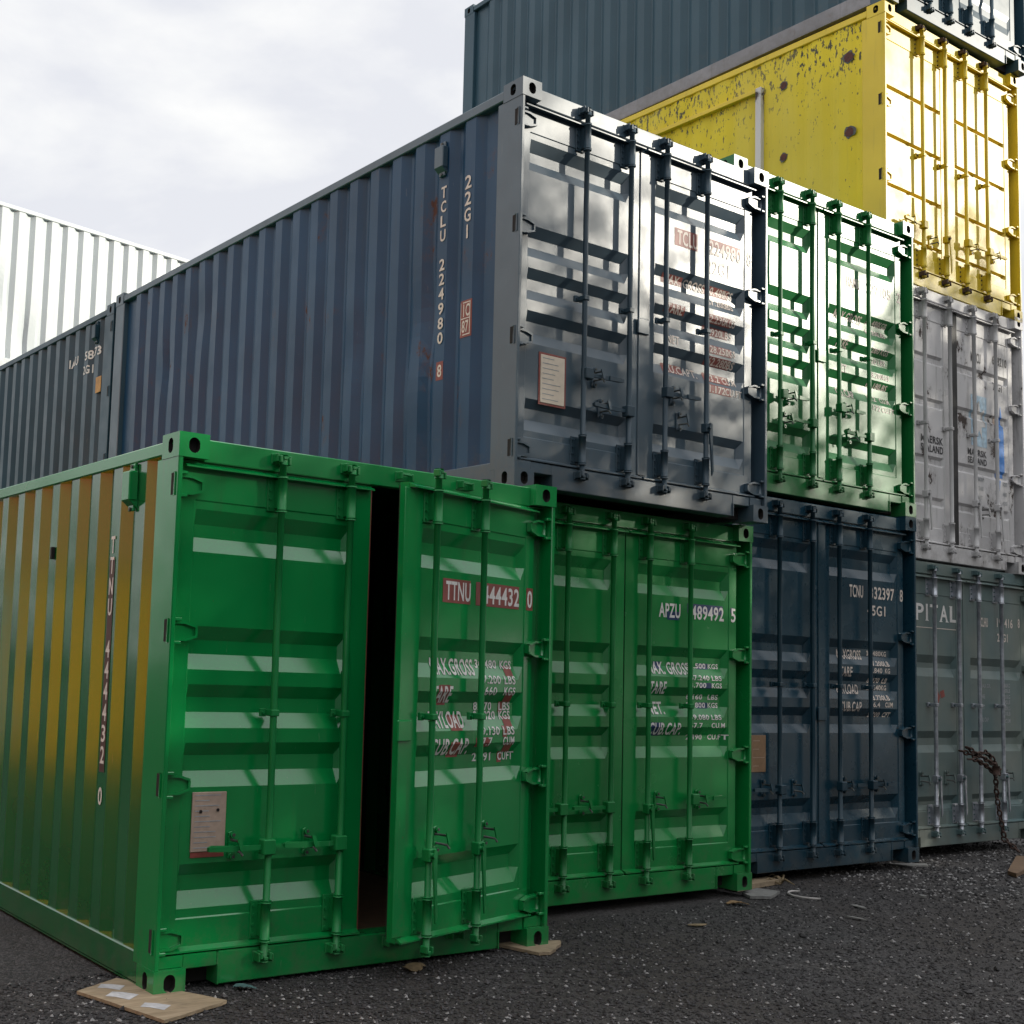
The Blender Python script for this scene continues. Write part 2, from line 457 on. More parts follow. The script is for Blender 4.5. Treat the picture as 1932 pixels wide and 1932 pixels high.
def sides(root, sp):
    L, H, m = sp.L, sp.H, sp.mat
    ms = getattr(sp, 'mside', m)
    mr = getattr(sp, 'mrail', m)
    z0, z1 = 0.165, H - 0.095
    pr = corr_profile(0.215, L - 0.20, sp.pitch, sp.depth, sp.first)
    sp.prof = pr
    for left in (True, False):
        mb = MB(); sx = lambda d: (0.016 + d) if left else (W - 0.016 - d)
        zs = [z0, z0 + 0.45, z0 + 1.0, z0 + 1.6, z1]
        dent = getattr(sp, 'dents', [])
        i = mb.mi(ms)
        if dent and left:
            zs = [z0 + (z1 - z0) * k / 24 for k in range(25)]
        grid = []
        for (y, d) in pr:
            col = []
            for z in zs:
                x = sx(d); yy = y
                if left:
                    for (dy, dz, rad, amt) in dent:
                        q = ((y - dy) / rad) ** 2 + ((z - dz) / (rad * 1.6)) ** 2
                        if q < 4: x += amt * math.exp(-q); yy += amt * 0.9 * math.exp(-q) * math.sin(y * 40)
                col.append(mb.bm.verts.new((x, yy, z)))
            grid.append(col)
        for a, b in zip(grid, grid[1:]):
            for k in range(len(zs) - 1):
                vs = (a[k], a[k + 1], b[k + 1], b[k]) if left else (a[k], b[k], b[k + 1], a[k + 1])
                f = mb.bm.faces.new(vs); f.material_index = i
        mb.build('side_panel', root)
        a, b = (0.004, 0.064) if left else (W - 0.064, W - 0.004)
        mb = MB(); mb.box(a, b, CD, L - CD, H - 0.097, H - 0.032, mr if getattr(sp, 'rail_top_grey', False) else m, 0.006); mb.build('top_side_rail', root)
        mb = MB()
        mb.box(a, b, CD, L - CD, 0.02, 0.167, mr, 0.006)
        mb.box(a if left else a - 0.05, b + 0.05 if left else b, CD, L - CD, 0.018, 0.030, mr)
        mb.build('bottom_side_rail', root)
    mb = MB(); mb.box(0.02, W - 0.02, 0.1, L - 0.1, H - 0.05, H - 0.03, m); mb.build('roof_panel', root)
    mb = MB(); mb.box(0.03, W - 0.03, 0.12, L - 0.1, 0.12, 0.15, M['floor_board']); mb.build('floor', root)
    # blind end
    mb = MB(); mb.box(CW, W - CW, L - 0.06, L - 0.03, 0.165, H - 0.09, m)
    mb.box(CW, W - CW, L - 0.08, L - 0.006, 0.03, 0.165, m, 0.005); mb.box(CW, W - CW, L - 0.08, L - 0.006, H - 0.09, H - 0.02, m, 0.005)
    x = 0.3
    while x < W - 0.3:
        mb.box(x, x + 0.09, L - 0.03, L - 0.008, 0.2, H - 0.12, m); x += 0.25
    mb.build('end_panel', root)
    for left in (True, False):
        mb = MB(); a, b = (0.003, 0.14) if left else (W - 0.14, W - 0.003)
        mb.box(a, b, L - 0.203, L - 0.004, CH - 0.004, H - CH + 0.004, m, 0.006); mb.build('corner_post', root)
    for zz in (0.0, H - CH):
        for left in (True, False):
            casting(root, 0.0 if left else W - CW, L - CD, zz, m, left, False)
            casting(root, 0.0 if left else W - CW, 0.0, zz, m, left, True)

DEF_GROOVES = [(2.171 + .071, 2.171, 2.108, 2.037), (1.685, 1.619, 1.552, 1.479), (1.409, 1.348, 1.277, 1.204),
               (1.135, 1.074, 1.001, 0.928), (0.575, 0.518, 0.447, 0.371)]
TALL_GROOVES = [(2.555, 2.486, 2.401, 2.325), (1.817, 1.750, 1.688, 1.615), (1.547, 1.480, 1.407, 1.335),
                (1.262, 1.195, 1.129, 1.062), (0.559, 0.494, 0.442, 0.364)]
HX = (0.056, 2.335)      # hinge lines

def door_depth(sp, left):
    gs = sp.grooves
    D = sp.gdepth
    if left: xa, xb = 0.135, 1.165 - 0.115
    else: xa, xb = 1.177 + 0.125, 2.335 - 0.085
    ex = sp.gend; el = 0.008
    def fx(x):
        if x <= xa or x >= xb: return 0.0
        return min(1.0, (x - xa) / el, (xb - x) / ex)
    def fz(z):
        for a, b, c, d in gs:
            if d <= z <= a:
                return min(1.0, (a - z) / (a - b), (z - d) / (c - d))
        return 0.0
    us = [xa, xa + el, xb - ex, xb]
    vs = sorted(v for g in gs for v in g)
    return (lambda x, z: D * min(fx(x), fz(z))), us, vs, (xa, xb)

YF = 0.066     # outer face of the doors
def hinge_mesh(sp, left, m, xo, z):
    """one hinge: tapered blade on the door, lugs on the post"""
    mb = MB(); s = 1 if left else -1
    xp = xo                                  # knuckle
    t = 0.020; y = YF - 0.024
    mb.prism([(xp - s * 0.050, y, z + 0.046), (xp + s * 0.03, y, z + 0.046), (xp + s * 0.092, y, z + 0.026), (xp + s * 0.092, y, z - 0.026), (xp + s * 0.03, y, z - 0.046), (xp - s * 0.050, y, z - 0.046)], (0, t, 0), m)
    for q in (1, -1):      # raised rims of the blade
        mb.prism([(xp - s * 0.050, y, z + q * 0.046), (xp + s * 0.03, y, z + q * 0.046), (xp + s * 0.092, y, z + q * 0.026), (xp + s * 0.080, y, z + q * 0.018), (xp + s * 0.026, y, z + q * 0.034), (xp - s * 0.050, y, z + q * 0.034)], (0, -0.014, 0), m)
    mb.box(min(xp + s * 0.080, xp + s * 0.092), max(xp + s * 0.080, xp + s * 0.092), y - 0.010, y, z - 0.020, z + 0.020, m)
    mb.tube([(xp - s * 0.055, y, z - 0.058), (xp - s * 0.055, y, z + 0.058)], 0.013, m, 8)
    return mb

def rod_mesh(m, mm, x, H, zt, lift, hang=False, loose=False):
    """a locking bar with its cams, sleeves, flanges and clamp"""
    mb = MB(); y = YF - 0.054
    dz = lift
    zt2 = zt
    bend = [(x, y, 0.125), (x + 0.003, y, zt * .35), (x - 0.002, y, zt * .7), (x, y, zt2)]
    mb.tube(bend, 0.0172, m, 12)
    for a, b in ((zt - 0.255, zt - 0.085), (0.205, 0.385)):        # guide sleeves
        mb.tube([(x, y, a), (x, y, b)], 0.0235, m, 12)
        for c in (a, b):
            mb.tube([(x, y, c - 0.006), (x, y, c + 0.006)], 0.0275, m, 12)
        mb.box(x - 0.054, x + 0.026, YF - 0.007, YF + 0.004, a, b, m, 0.003)
        mb.box(x - 0.018, x + 0.018, y, YF, a + 0.016, b - 0.016, m)
        for k in range(4):
            zz = a + 0.022 + (b - a - 0.044) * k / 3
            mb.tube([(x - 0.041, YF - 0.007, zz), (x - 0.041, YF - 0.014, zz)], 0.008, mm, 6)
    for c in (zt * 0.5 + 0.02,):                                   # middle clamp
        mb.box(x - 0.022, x + 0.022, y - 0.022, YF, c - 0.016, c + 0.016, m, 0.004)
        mb.box(x - 0.050, x - 0.018, YF - 0.016, YF + 0.003, c - 0.020, c + 0.020, m, 0.003)
        mb.tube([(x - 0.036, YF - 0.016, c), (x - 0.036, YF - 0.026, c)], 0.008, mm, 6)
    for s, zc in ((1, zt - 0.005), (-1, 0.135)):                   # cam heads
        mb.tube([(x, y, zc - 0.02), (x, y, zc + 0.03 * s)], 0.024, m, 8)
        mb.box(x - 0.012, x + 0.012, y - 0.026, y + 0.03, zc + s * 0.012 - 0.008, zc + s * 0.012 + 0.008, mm, 0.003)
        mb.box(x - 0.034, x - 0.02, y - 0.03, y + 0.012, zc - 0.012, zc + 0.024, mm, 0.003)
        mb.box(x + 0.02, x + 0.034, y - 0.024, y + 0.02, zc - 0.02, zc + 0.014, mm, 0.003)
    return mb

def keeper_mesh(m, mm, x, z):
    mb = MB(); y = 0.048 if z > 1 else 0.036
    mb.box(x - 0.050, x + 0.050, y - 0.007, y + 0.004, z - 0.026, z + 0.026, m, 0.003)
    mb.box(x - 0.044, x - 0.034, y - 0.052, y, z - 0.018, z + 0.024, mm, 0.003)
    mb.box(x + 0.034, x + 0.044, y - 0.046, y, z - 0.024, z + 0.016, mm, 0.003)
    mb.tube([(x - 0.046, y - 0.03, z + 0.012), (x + 0.044, y - 0.03, z + 0.008)], 0.006, mm, 6)
    return mb

def handle_mesh(m, mm, x, z, d, hang=False, dz=0.0):
    """a handle pivoting on the bar; d = -1 points left, +1 right"""
    mb = MB(); y = YF - 0.054
    if hang:
        mb.box(x - 0.03, x + 0.03, y - 0.030, y + 0.022, z - 0.035, z + 0.03, m, 0.005)
        mb.prism([(x - 0.006, y - 0.034, z + 0.03), (x + 0.016, y - 0.034, z + 0.02), (x + 0.018, y - 0.034, z - 0.14), (x + 0.03, y - 0.034, z - 0.30), (x + 0.014, y - 0.034, z - 0.335), (x + 0.0, y - 0.034, z - 0.17), (x - 0.012, y - 0.034, z - 0.05)], (0, -0.011, 0), m)
        mb.tube([(x - 0.012, y - 0.03, z), (x - 0.012, y - 0.05, z)], 0.012, mm, 8)
        return mb
    xh = x + d * 0.012
    mb.box(min(x - d * 0.024, x + d * 0.044), max(x - d * 0.024, x + d * 0.044), y - 0.036, y + 0.02, z - 0.036, z + 0.036, m, 0.005)
    xe = x + d * 0.335
    yy = YF - 0.068
    mb.prism([(x + d * 0.04, yy, z + 0.010), (x + d * 0.17, yy, z + 0.011), (xe - d * 0.02, yy, z + 0.018 + dz), (xe, yy, z + 0.010 + dz), (xe, yy, z - 0.006 + dz), (xe - d * 0.02, yy, z - 0.010 + dz), (x + d * 0.17, yy, z - 0.014), (x + d * 0.04, yy, z - 0.012)], (0, 0.013, 0), m)
    mb.prism([(xe - d * 0.13, yy - 0.008, z + 0.016 + dz), (xe, yy - 0.008, z + 0.012 + dz), (xe, yy - 0.008, z - 0.008 + dz), (xe - d * 0.13, yy - 0.008, z - 0.014 + dz)], (0, 0.008, 0), m)
    return mb

def catch_mesh(m, mm, x, z, openw=False):
    """the handle's retainer and hasp, bolted to the door"""
    mb = MB()
    mb.box(x - 0.018, x + 0.018, YF - 0.006, YF + 0.004, z - 0.062, z + 0.062, m, 0.003)
    for zz, r in ((0.050, 0.017), (-0.052, 0.016)):
        mb.tube([(x, YF - 0.004, z + zz), (x, YF - 0.022, z + zz)], r, m, 10)
        mb.tube([(x, YF - 0.022, z + zz), (x, YF - 0.026, z + zz)], 0.008, mm, 8)
    mb.prism([(x - 0.016, YF - 0.078, z + 0.040), (x + 0.010, YF - 0.078, z + 0.034), (x + 0.022, YF - 0.078, z - 0.012), (x + 0.004, YF - 0.078, z - 0.018), (x - 0.006, YF - 0.078, z + 0.012)], (0, -0.008, 0), m)
    mb.tube([(x - 0.004, YF - 0.004, z + 0.026), (x - 0.004, YF - 0.084, z + 0.026)], 0.006, mm, 8)
    mb.tube([(x + 0.004, YF - 0.004, z - 0.020), (x + 0.006, YF - 0.074, z - 0.022), (x + 0.020, YF - 0.078, z - 0.040)], 0.006, mm, 8)
    return mb

def door(root, sp, left, angle=0.0):
    m = sp.mat; mm = getattr(sp, 'mhard', hardware(m)); mb_bar = getattr(sp, 'mbar', hardware(m))
    H = sp.H
    x0, x1 = (HX[0], 1.165) if left else (1.177, HX[1])
    z0, z1 = 0.178, H - 0.128
    depth, us, vs, (xa, xb) = door_depth(sp, left)
    pivot = Vector((0.05, 0.02, 0)) if left else Vector((2.348, 0.02, 0))
    TH = 0.055
    mb = MB(); i = mb.mi(m)
    # panel surface as a folded sheet; a shallow step separates the frame from the sheet
    st = 0.005
    xs = sorted(set([x0, xa - 0.006, xa] + us + [xb, xb + 0.006, x1]))
    zz = sorted(set([z0, 0.325, 0.331] + vs + [H - 0.311, H - 0.305, z1]))
    V = {}
    def yy(x, z):
        ins = 0.331 - 1e-6 <= z <= H - 0.311 + 1e-6 and xa - 1e-6 <= x <= xb + 1e-6
        return YF + (st if ins else 0.0) + depth(x, z)
    for a, x in enumerate(xs):
        for b, z in enumerate(zz): V[a, b] = mb.bm.verts.new((x, yy(x, z), z))
    for a in range(len(xs) - 1):
        for b in range(len(zz) - 1):
            f = mb.bm.faces.new((V[a, b], V[a + 1, b], V[a + 1, b + 1], V[a, b + 1])); f.material_index = i
    # rim and back
    rim = [V[a, 0] for a in range(len(xs))] + [V[len(xs) - 1, b] for b in range(1, len(zz))] + [V[a, len(zz) - 1] for a in range(len(xs) - 2, -1, -1)] + [V[0, b] for b in range(len(zz) - 2, 0, -1)]
    back = [mb.bm.verts.new((v.co.x, YF + TH, v.co.z)) for v in rim]
    for k in range(len(rim)):
        l = (k + 1) % len(rim)
        f = mb.bm.faces.new((rim[k], back[k], back[l], rim[l])); f.material_index = i
    f = mb.bm.faces.new(back[::-1]); f.material_index = mb.mi(M['inside'])
    # drip strip along the door's head, frame corners
    mb.prism([(x0 + 0.004, YF - 0.001, z1 - 0.004), (x0 + 0.004, YF - 0.040, z1 - 0.022), (x0 + 0.004, YF - 0.040, z1 - 0.030), (x0 + 0.004, YF - 0.001, z1 - 0.026)], (x1 - x0 - 0.008, 0, 0), m)
    mb.prism([(x0 + 0.004, YF - 0.001, z0 + 0.024), (x0 + 0.004, YF - 0.034, z0 + 0.010), (x0 + 0.004, YF - 0.034, z0 + 0.002), (x0 + 0.004, YF - 0.001, z0 + 0.008)], (x1 - x0 - 0.008, 0, 0), m)
    if not left and sp.cover:    # overlapping gasket plate on the closing edge
        mb.box(x0 - 0.034, x0 + 0.048, YF - 0.008, YF - 0.001, z0 + 0.03, z1 - 0.03, m, 0.003)
        mb.box(x0 - 0.055, x0 + 0.052, YF - 0.024, YF - 0.009, 1.16, 1.265, m, 0.005)
    bmesh.ops.translate(mb.bm, verts=mb.bm.verts[:], vec=-pivot)
    d = mb.build('door', root, pivot)
    d.rotation_euler = (0, 0, angle)
    def sub(name, b):
        bmesh.ops.translate(b.bm, verts=b.bm.verts[:], vec=-pivot)
        return b.build(name, d)
    # gasket
    g = MB()
    xg = (x1, x1 + 0.011) if left else (x0 - 0.008, x0)
    if angle == 0: g.box(xg[0], xg[1], YF + 0.006, YF + TH, z0 + 0.002, z1 - 0.002, M['primer'] if left and sp.right_open else sp.gasket)
    else: g.box(x0 + 0.01, x0 + 0.03, YF + TH, YF + TH + 0.014, z0 + 0.01, z1 - 0.01, sp.gasket)
    if left:
        g.box(x0 + 0.02, x1, YF + TH, YF + TH + 0.012, z1 - 0.035, z1 - 0.01, sp.gasket)
        g.box(x1 - 0.02, x1, YF + TH, YF + TH + 0.012, z0, z1 - 0.036, M['primer'] if angle == 0 and sp.right_open else sp.gasket)
    sub('gasket', g)
    hz = sp.hinges
    for z in hz: sub('hinge', hinge_mesh(sp, left, m, HX[0] + 0.012 if left else HX[1] + 0.012, z))
    bars = sp.bars[:2] if left else sp.bars[2:]
    for x in bars: sub('locking_bar', rod_mesh(mb_bar, mm, x, H, H - 0.068, 0.0))
    for (x, z, dd, hang) in sp.handles:
        if (x < 1.17) == left:
            sub('handle', handle_mesh(mb_bar, mm, x, z, dd, hang))
    for (x, z) in sp.catches:
        if (x < 1.17) == left:
            sub('handle_catch', catch_mesh(m, M['bolt'], x, z))
    sp.doors[left] = (d, pivot, depth, us, vs)
    return d

def front(root, sp):
    m = sp.mat; H = sp.H; mm = getattr(sp, 'mhard', hardware(m))
    sp.doors = {}
    mb = MB()      # header
    mb.box(CW - 0.002, W - CW + 0.002, 0.048, 0.13, H - 0.124, H - 0.014, m, 0.005)
    mb.box(0.034, W - 0.034, 0.072, 0.128, H - 0.1265, H - CH - 0.003, m)
    hd = mb.build('door_header', root)
    mb = MB()      # sill with its two fork notches
    mb.box(0.345, W - 0.345, 0.036, 0.16, 0.020, 0.172, m, 0.005)
    for a, b in ((CW, 0.343), (W - 0.343, W - CW)):
        mb.box(a, b, 0.036, 0.16, 0.106, 0.172, m, 0.004)
        mb.box(a, b, 0.13, 0.16, 0.020, 0.104, M['hole'])
        e = (b, b + 0.006) if a < 1 else (a - 0.006, a)
        mb.box(e[0], e[1], 0.026, 0.13, 0.022, 0.112, m)
    mb.box(0.034, CW - 0.003, 0.03, 0.16, CH + 0.002, 0.172, m)
    mb.box(W - CW + 0.003, W - 0.034, 0.03, 0.16, CH + 0.002, 0.172, m)
    sl = mb.build('door_sill', root)
    for left in (True, False):     # corner posts: outer plate, inner web, lugs cut into the plate
        mb = MB()
        f = (lambda x: x) if left else (lambda x: W - x)
        bx = lambda a, b, *r: mb.box(min(f(a), f(b)), max(f(a), f(b)), *r)
        bx(0.003, 0.028, 0.004, 0.229, CH - 0.003, H - CH + 0.003, m, 0.004)
        bx(0.028, 0.100, 0.125, 0.20, CH - 0.003, H - CH + 0.003, m)
        for z in sp.hinges:
            bx(0.026, 0.062, 0.010, 0.032, z + 0.047, z + 0.062, m, 0.003)
            bx(0.026, 0.062, 0.010, 0.032, z - 0.062, z - 0.047, m, 0.003)
            bx(0.0005, 0.0032, 0.030, 0.068, z - 0.052, z + 0.052, M['hole'])
            bx(-0.003, 0.0028, 0.026, 0.032, z - 0.056, z + 0.056, m)
        mb.build('corner_post', root)
    for k, x in enumerate(sp.bars):
        keeper_mesh(mm, mm, x, H - 0.062).build('cam_keeper', hd)
        keeper_mesh(mm, mm, x, 0.128).build('cam_keeper', sl)
    door(root, sp, True, 0.0)
    door(root, sp, False, sp.right_open)

def marking(sp, left, items, backing=(), lift=0.003, name='marking'):
    """items: (text, x0, x1, z0, z1, material); pressed on to the door's folds"""
    d, pivot, depth, us, vs = sp.doors[left]
    dep = lambda x, z: YF + 0.005 + depth(x, z)
    inb = lambda x, z: YF + (0.005 if us[0] <= x <= us[-1] and 0.331 <= z <= sp.H - 0.311 else 0.0) + depth(x, z)
    for (a, b, c, e, m) in backing:
        mb = MB(); add_rect(mb, a, b, c, e, m)
        drape(mb, us, vs, inb, lift * 0.6)
        bmesh.ops.translate(mb.bm, verts=mb.bm.verts[:], vec=-pivot)
        mb.build('marking_backing', d)
    for (t, a, b, c, e, m) in items:
        mb = MB(); add_text(mb, t, a, b, c, e, m)
        drape(mb, us, vs, inb, lift)
        bmesh.ops.translate(mb.bm, verts=mb.bm.verts[:], vec=-pivot)
        mb.build(name, d)

def data_plate(sp, left, x0, x1, z0, z1, m, frame=None, lines=9, ink=None, rivets=True):
    d, pivot, depth, us, vs = sp.doors[left]
    mb = MB(); y = YF + 0.005
    if frame: mb.box(x0 - 0.014, x1 + 0.014, y - 0.004, y, z0 - 0.014, z1 + 0.014, frame)
    mb.box(x0, x1, y - 0.008, y - 0.001, z0, z1, m, 0.002)
    rnd = random.Random(int(x0 * 1000 + z0 * 77))
    ink = ink or M['ink_grey']
    for k in range(lines):
        z = z1 - (z1 - z0) * (k + 0.7) / (lines + 0.4)
        a = x0 + 0.015; w = (x1 - x0 - 0.03)
        mb.box(a, a + w * rnd.uniform(0.45, 1.0), y - 0.0092, y - 0.0078, z, z + 0.004, ink)
    if rivets:
        for (a, b) in ((x0 + 0.25 * (x1 - x0), z1 - 0.09), (x0 + 0.75 * (x1 - x0), z1 - 0.085)):
            mb.tube([(a, y - 0.007, b), (a, y - 0.012, b)], 0.008, M['hole'], 8)
    bmesh.ops.translate(mb.bm, verts=mb.bm.verts[:], vec=-pivot)
    mb.build('data_plate', d)

def side_text(root, sp, items, backing=(), lift=0.004, name='side_marking'):
    """lettering on the left wall. items: (text, y0, y1, z0, z1, m); y runs towards the viewer's left"""
    pr = sp.prof
    folds = [y for y, d in pr]
    for lst, nm, lf in ((backing, 'side_marking_backing', lift * 0.6), (items, name, lift)):
        if not lst: continue
        mb = MB()
        for it in lst:
            if len(it) == 6: add_text(mb, it[0], -it[2], -it[1], it[3], it[4], it[5])
            else: add_rect(mb, -it[1], -it[0], it[2], it[3], it[4])
        ys = [-it[2] if len(it) == 6 else -it[1] for it in lst] + [-it[1] if len(it) == 6 else -it[0] for it in lst]
        us = [-y for y in folds if min(ys) - 0.01 < -y < max(ys) + 0.01]
        drape(mb, us, [], lambda u, v: 0.0, 0.0)
        for v in mb.bm.verts:
            y = -v.co.x
            v.co = Vector((0.016 + prof_at(pr, y) - lf, y, v.co.z))
        mb.build(nm, root)

def column(txt, y0, y1, ztop, step, h, m):
    """upright letters one below the other"""
    r = []
    for k, ch in enumerate(txt):
        if ch == ' ': continue
        w = (y1 - y0)
        a, b = (y0, y1) if ch not in '1I' else (y0 + w * .38, y0 + w * .62)
        r.append((ch, a, b, ztop - k * step - h, ztop - k * step, m))
    return r

def vent_box(root, m, y, z, x=0.016):
    mb = MB()
    mb.box(x - 0.052, x - 0.001, y - 0.045, y + 0.045, z - 0.075, z + 0.075, m, 0.006)
    mb.prism([(x - 0.052, y - 0.04, z - 0.07), (x - 0.001, y - 0.04, z - 0.11), (x - 0.001, y - 0.04, z - 0.07)], (0, 0.08, 0), m)
    mb.box(x - 0.018, x - 0.002, y - 0.03, y + 0.03, z - 0.125, z + 0.115, m, 0.003)
    for zz in (z + 0.1, z - 0.115): mb.tube([(x - 0.018, y, zz), (x - 0.026, y, zz)], 0.010, M['bolt'], 6)
    mb.build('vent', root)

GROUP = 'shipping containers stacked in the yard'
def container(name, label, loc, rz=0.0, L=6.058, H=2.591, mat=None, **kw):
    root = thing(name, label, 'container', loc, rz, GROUP)
    sp = Spec(L=L, H=H, mat=mat, pitch=0.283, depth=0.040, first=0.37, grooves=DEF_GROOVES, gdepth=0.037, gend=0.038,
              bars=[0.585, 1.003, 1.355, 1.775], handles=[], catches=[], hinges=[2.345, 1.655, 0.945, 0.242],
              right_open=0.0, cover=True, gasket=M['rubber'], has_doors=True)
    sp.__dict__.update(kw)
    if H > 2.7:
        sp.hinges = [z * (H - 0.2) / 2.391 for z in sp.hinges]
        sp.grooves = TALL_GROOVES
    sides(root, sp)
    if sp.has_doors: front(root, sp)
    else:
        for left in (True, False):
            mb = MB(); a, b = (0.003, 0.14) if left else (W - 0.14, W - 0.003)
            mb.box(a, b, 0.004, 0.229, CH - 0.004, H - CH + 0.004, mat, 0.006); mb.build('corner_post', root)
        mb = MB(); mb.box(CW, W - CW, 0.03, 0.06, 0.165, H - 0.09, mat)
        mb.box(CW, W - CW, 0.006, 0.08, 0.03, 0.165, mat, 0.005); mb.box(CW, W - CW, 0.006, 0.08, H - 0.09, H - 0.02, mat, 0.005)
        mb.build('end_panel', root)
    return root, sp

# ------------------------------------------------------------------ ground
def ground():
    m, t, b = new_mat('dark_gravel')
    v = N(t, 'ShaderNodeTexCoord').outputs['Object']
    vo = N(t, 'ShaderNodeTexVoronoi', Scale=52.0); t.links.new(v, vo.inputs['Vector'])
    vo2 = N(t, 'ShaderNodeTexVoronoi', Scale=150.0); t.links.new(v, vo2.inputs['Vector'])
    sep = N(t, 'ShaderNodeSeparateColor'); t.links.new(vo.outputs['Color'], sep.inputs[0])
    c = mixc(t, ramp(t, sep.outputs[0], 0.0, 1.0), (0.008, 0.008, 0.009), (0.060, 0.056, 0.059))
    sep2 = N(t, 'ShaderNodeSeparateColor'); t.links.new(vo2.outputs['Color'], sep2.inputs[0])
    c = mixc(t, ramp(t, sep2.outputs[1], 0.90, 0.93, 0, 0.75), c, (0.12, 0.115, 0.115))
    big = noise(t, v, 0.55, 6, 0.65)
    c = mixc(t, ramp(t, big, 0.42, 0.62, 0.0, 0.7), c, (0.030, 0.024, 0.020))
    wet = noise(t, v, 0.8, 4, 0.6, (1.0, 2.2, 1.0), (4, 2, 0))
    c = mixc(t, ramp(t, wet, 0.55, 0.68, 0.0, 0.6), c, (0.009, 0.009, 0.011))
    t.links.new(c, b.inputs['Base Color'])
    b.inputs['Roughness'].default_value = 0.8
    hmix = N(t, 'ShaderNodeMath', operation='ADD')
    t.links.new(vo.outputs['Distance'], hmix.inputs[0]); t.links.new(ramp(t, vo2.outputs['Distance'], 0, 1, 0, 0.5), hmix.inputs[1])
    bn = N(t, 'ShaderNodeBump', Strength=1.0, Distance=0.012)
    bn.invert = True
    t.links.new(hmix.outputs[0], bn.inputs['Height'])
    t.links.new(bn.outputs['Normal'], b.inputs['Normal'])
    mb = MB(); mb.face([(-600, -600, 0), (600, -600, 0), (600, 600, 0), (-600, 600, 0)], m)
    o = mb.build('ground'); o['kind'] = 'structure'
ground()

def gravel():
    """loose stones lying on the ground"""
    rnd = random.Random(3)
    mats = [plain('gravel_stone_dark', (0.020, 0.0195, 0.021), 0.8, 0, 0.4, 9), plain('gravel_stone_grey', (0.050, 0.048, 0.051), 0.8, 0, 0.4, 9), plain('gravel_stone_pale', (0.22, 0.215, 0.215), 0.6, 0, 0.3, 9)]
    vs, fs, mi = [], [], []
    base = [(1, 0, 0), (0, 1, 0), (-1, 0, 0), (0, -1, 0), (0.3, 0.2, 0.8), (-0.2, -0.1, -0.6)]
    tri = [(0, 1, 4), (1, 2, 4), (2, 3, 4), (3, 0, 4), (1, 0, 5), (2, 1, 5), (3, 2, 5), (0, 3, 5)]
    cx, cy = -2.5714, -5.0782
    n = 0
    while n < 52000:
        # denser near the camera: sample by distance along the view wedge
        a = R(rnd.uniform(20, 66)); r = 4.6 + 10.5 * rnd.random() ** 1.7
        x, y = cx + r * math.sin(a), cy + r * math.cos(a)
        if y > 0.5 and x < 5: continue
        if y > 2.2: continue
        pale = 0.07
        if 6.2 < x < 11 and -0.4 < y < 1.6: pale = 0.30
        s = rnd.choice((0.0035, 0.005, 0.006, 0.008, 0.010)) * rnd.uniform(0.8, 1.3)
        if rnd.random() < 0.006: s *= 1.9
        if pale > 0.1: s *= 1.35
        k = len(vs); ph = rnd.uniform(0, 6.28); ca, sa = math.cos(ph), math.sin(ph)
        for bx, by, bz in base:
            px, py, pz = bx * s * rnd.uniform(.7, 1.4), by * s * rnd.uniform(.6, 1.2), bz * s * rnd.uniform(.6, 1.2)
            vs.append((x + px * ca - py * sa, y + px * sa + py * ca, s * 0.35 + pz))
        q = rnd.random(); mm = 2 if q < pale else (1 if q < 0.45 else 0)
        for f in tri: fs.append(tuple(k + j for j in f)); mi.append(mm)
        n += 1
    me = bpy.data.meshes.new('gravel'); me.from_pydata(vs, [], fs)
    for m in mats: me.materials.append(m)
    me.polygons.foreach_set('material_index', mi)
    o = bpy.data.objects.new('gravel', me); scene.collection.objects.link(o)
    o['kind'] = 'stuff'
gravel()

# ------------------------------------------------------------------ containers
# near green container with its right door ajar
zA = 0.0
A, sA = container('shipping_container', 'nearest green container, right door ajar, red-backed code TTNU 444432, corner on plywood', (0, 0, zA), L=12.192, mat=M['green'], mside=M['green_shaded'], mrail=M['green_shaded'],
    right_open=R(13.6), handles=[(0.585, 0.645, -1, False), (1.003, 0.645, -1, False), (1.355, 0.60, 1, True), (1.775, 0.60, 1, True)],
    catches=[(0.411, 0.652), (0.832, 0.652), (1.475, 0.66), (1.90, 0.66)], cover=True)
def table(rows, xl, xn, xu, m, zs, hl, hs):
    """rows: (label, number1, unit1, number2, unit2)"""
    it = []
    for (lab, n1, u1, n2, u2), z in zip(rows, zs):
        it.append((lab, xl, xl + 0.042 * len(lab), z - hl, z, m))
        it.append((n1, xn, xn + 0.034 * len(n1), z - hs, z, m))
        it.append((u1, xu, xu + 0.036 * len(u1), z - hs, z, m))
        it.append((n2, xn, xn + 0.034 * len(n2), z - hs - 0.083, z - 0.083, m))
        it.append((u2, xu, xu + 0.036 * len(u2), z - hs - 0.083, z - 0.083, m))
    return it
w = M['ink_white']; rd = M['ink_red']
def code(txt, m, x=(1.515, 1.735, 1.85, 2.20, 2.275, 2.325), z=(1.885, 1.985)):
    a, b, c = txt.split()
    return [(a, x[0], x[1], z[0], z[1], m), (b, x[2], x[3], z[0], z[1], m), (c, x[4], x[5], z[0], z[1], m)]
rowsA = [('MAX.GROSS', '30.480', 'KGS', '67.200', 'LBS'), ('TARE', '3.660', 'KGS', '8.070', 'LBS'), ('PAYLOAD', '26.820', 'KGS', '59.130', 'LBS'), ('CUB.CAP.', '67.7', 'CUM', '2.391', 'CUFT')]
zsA = [1.582, 1.437, 1.305, 1.165]
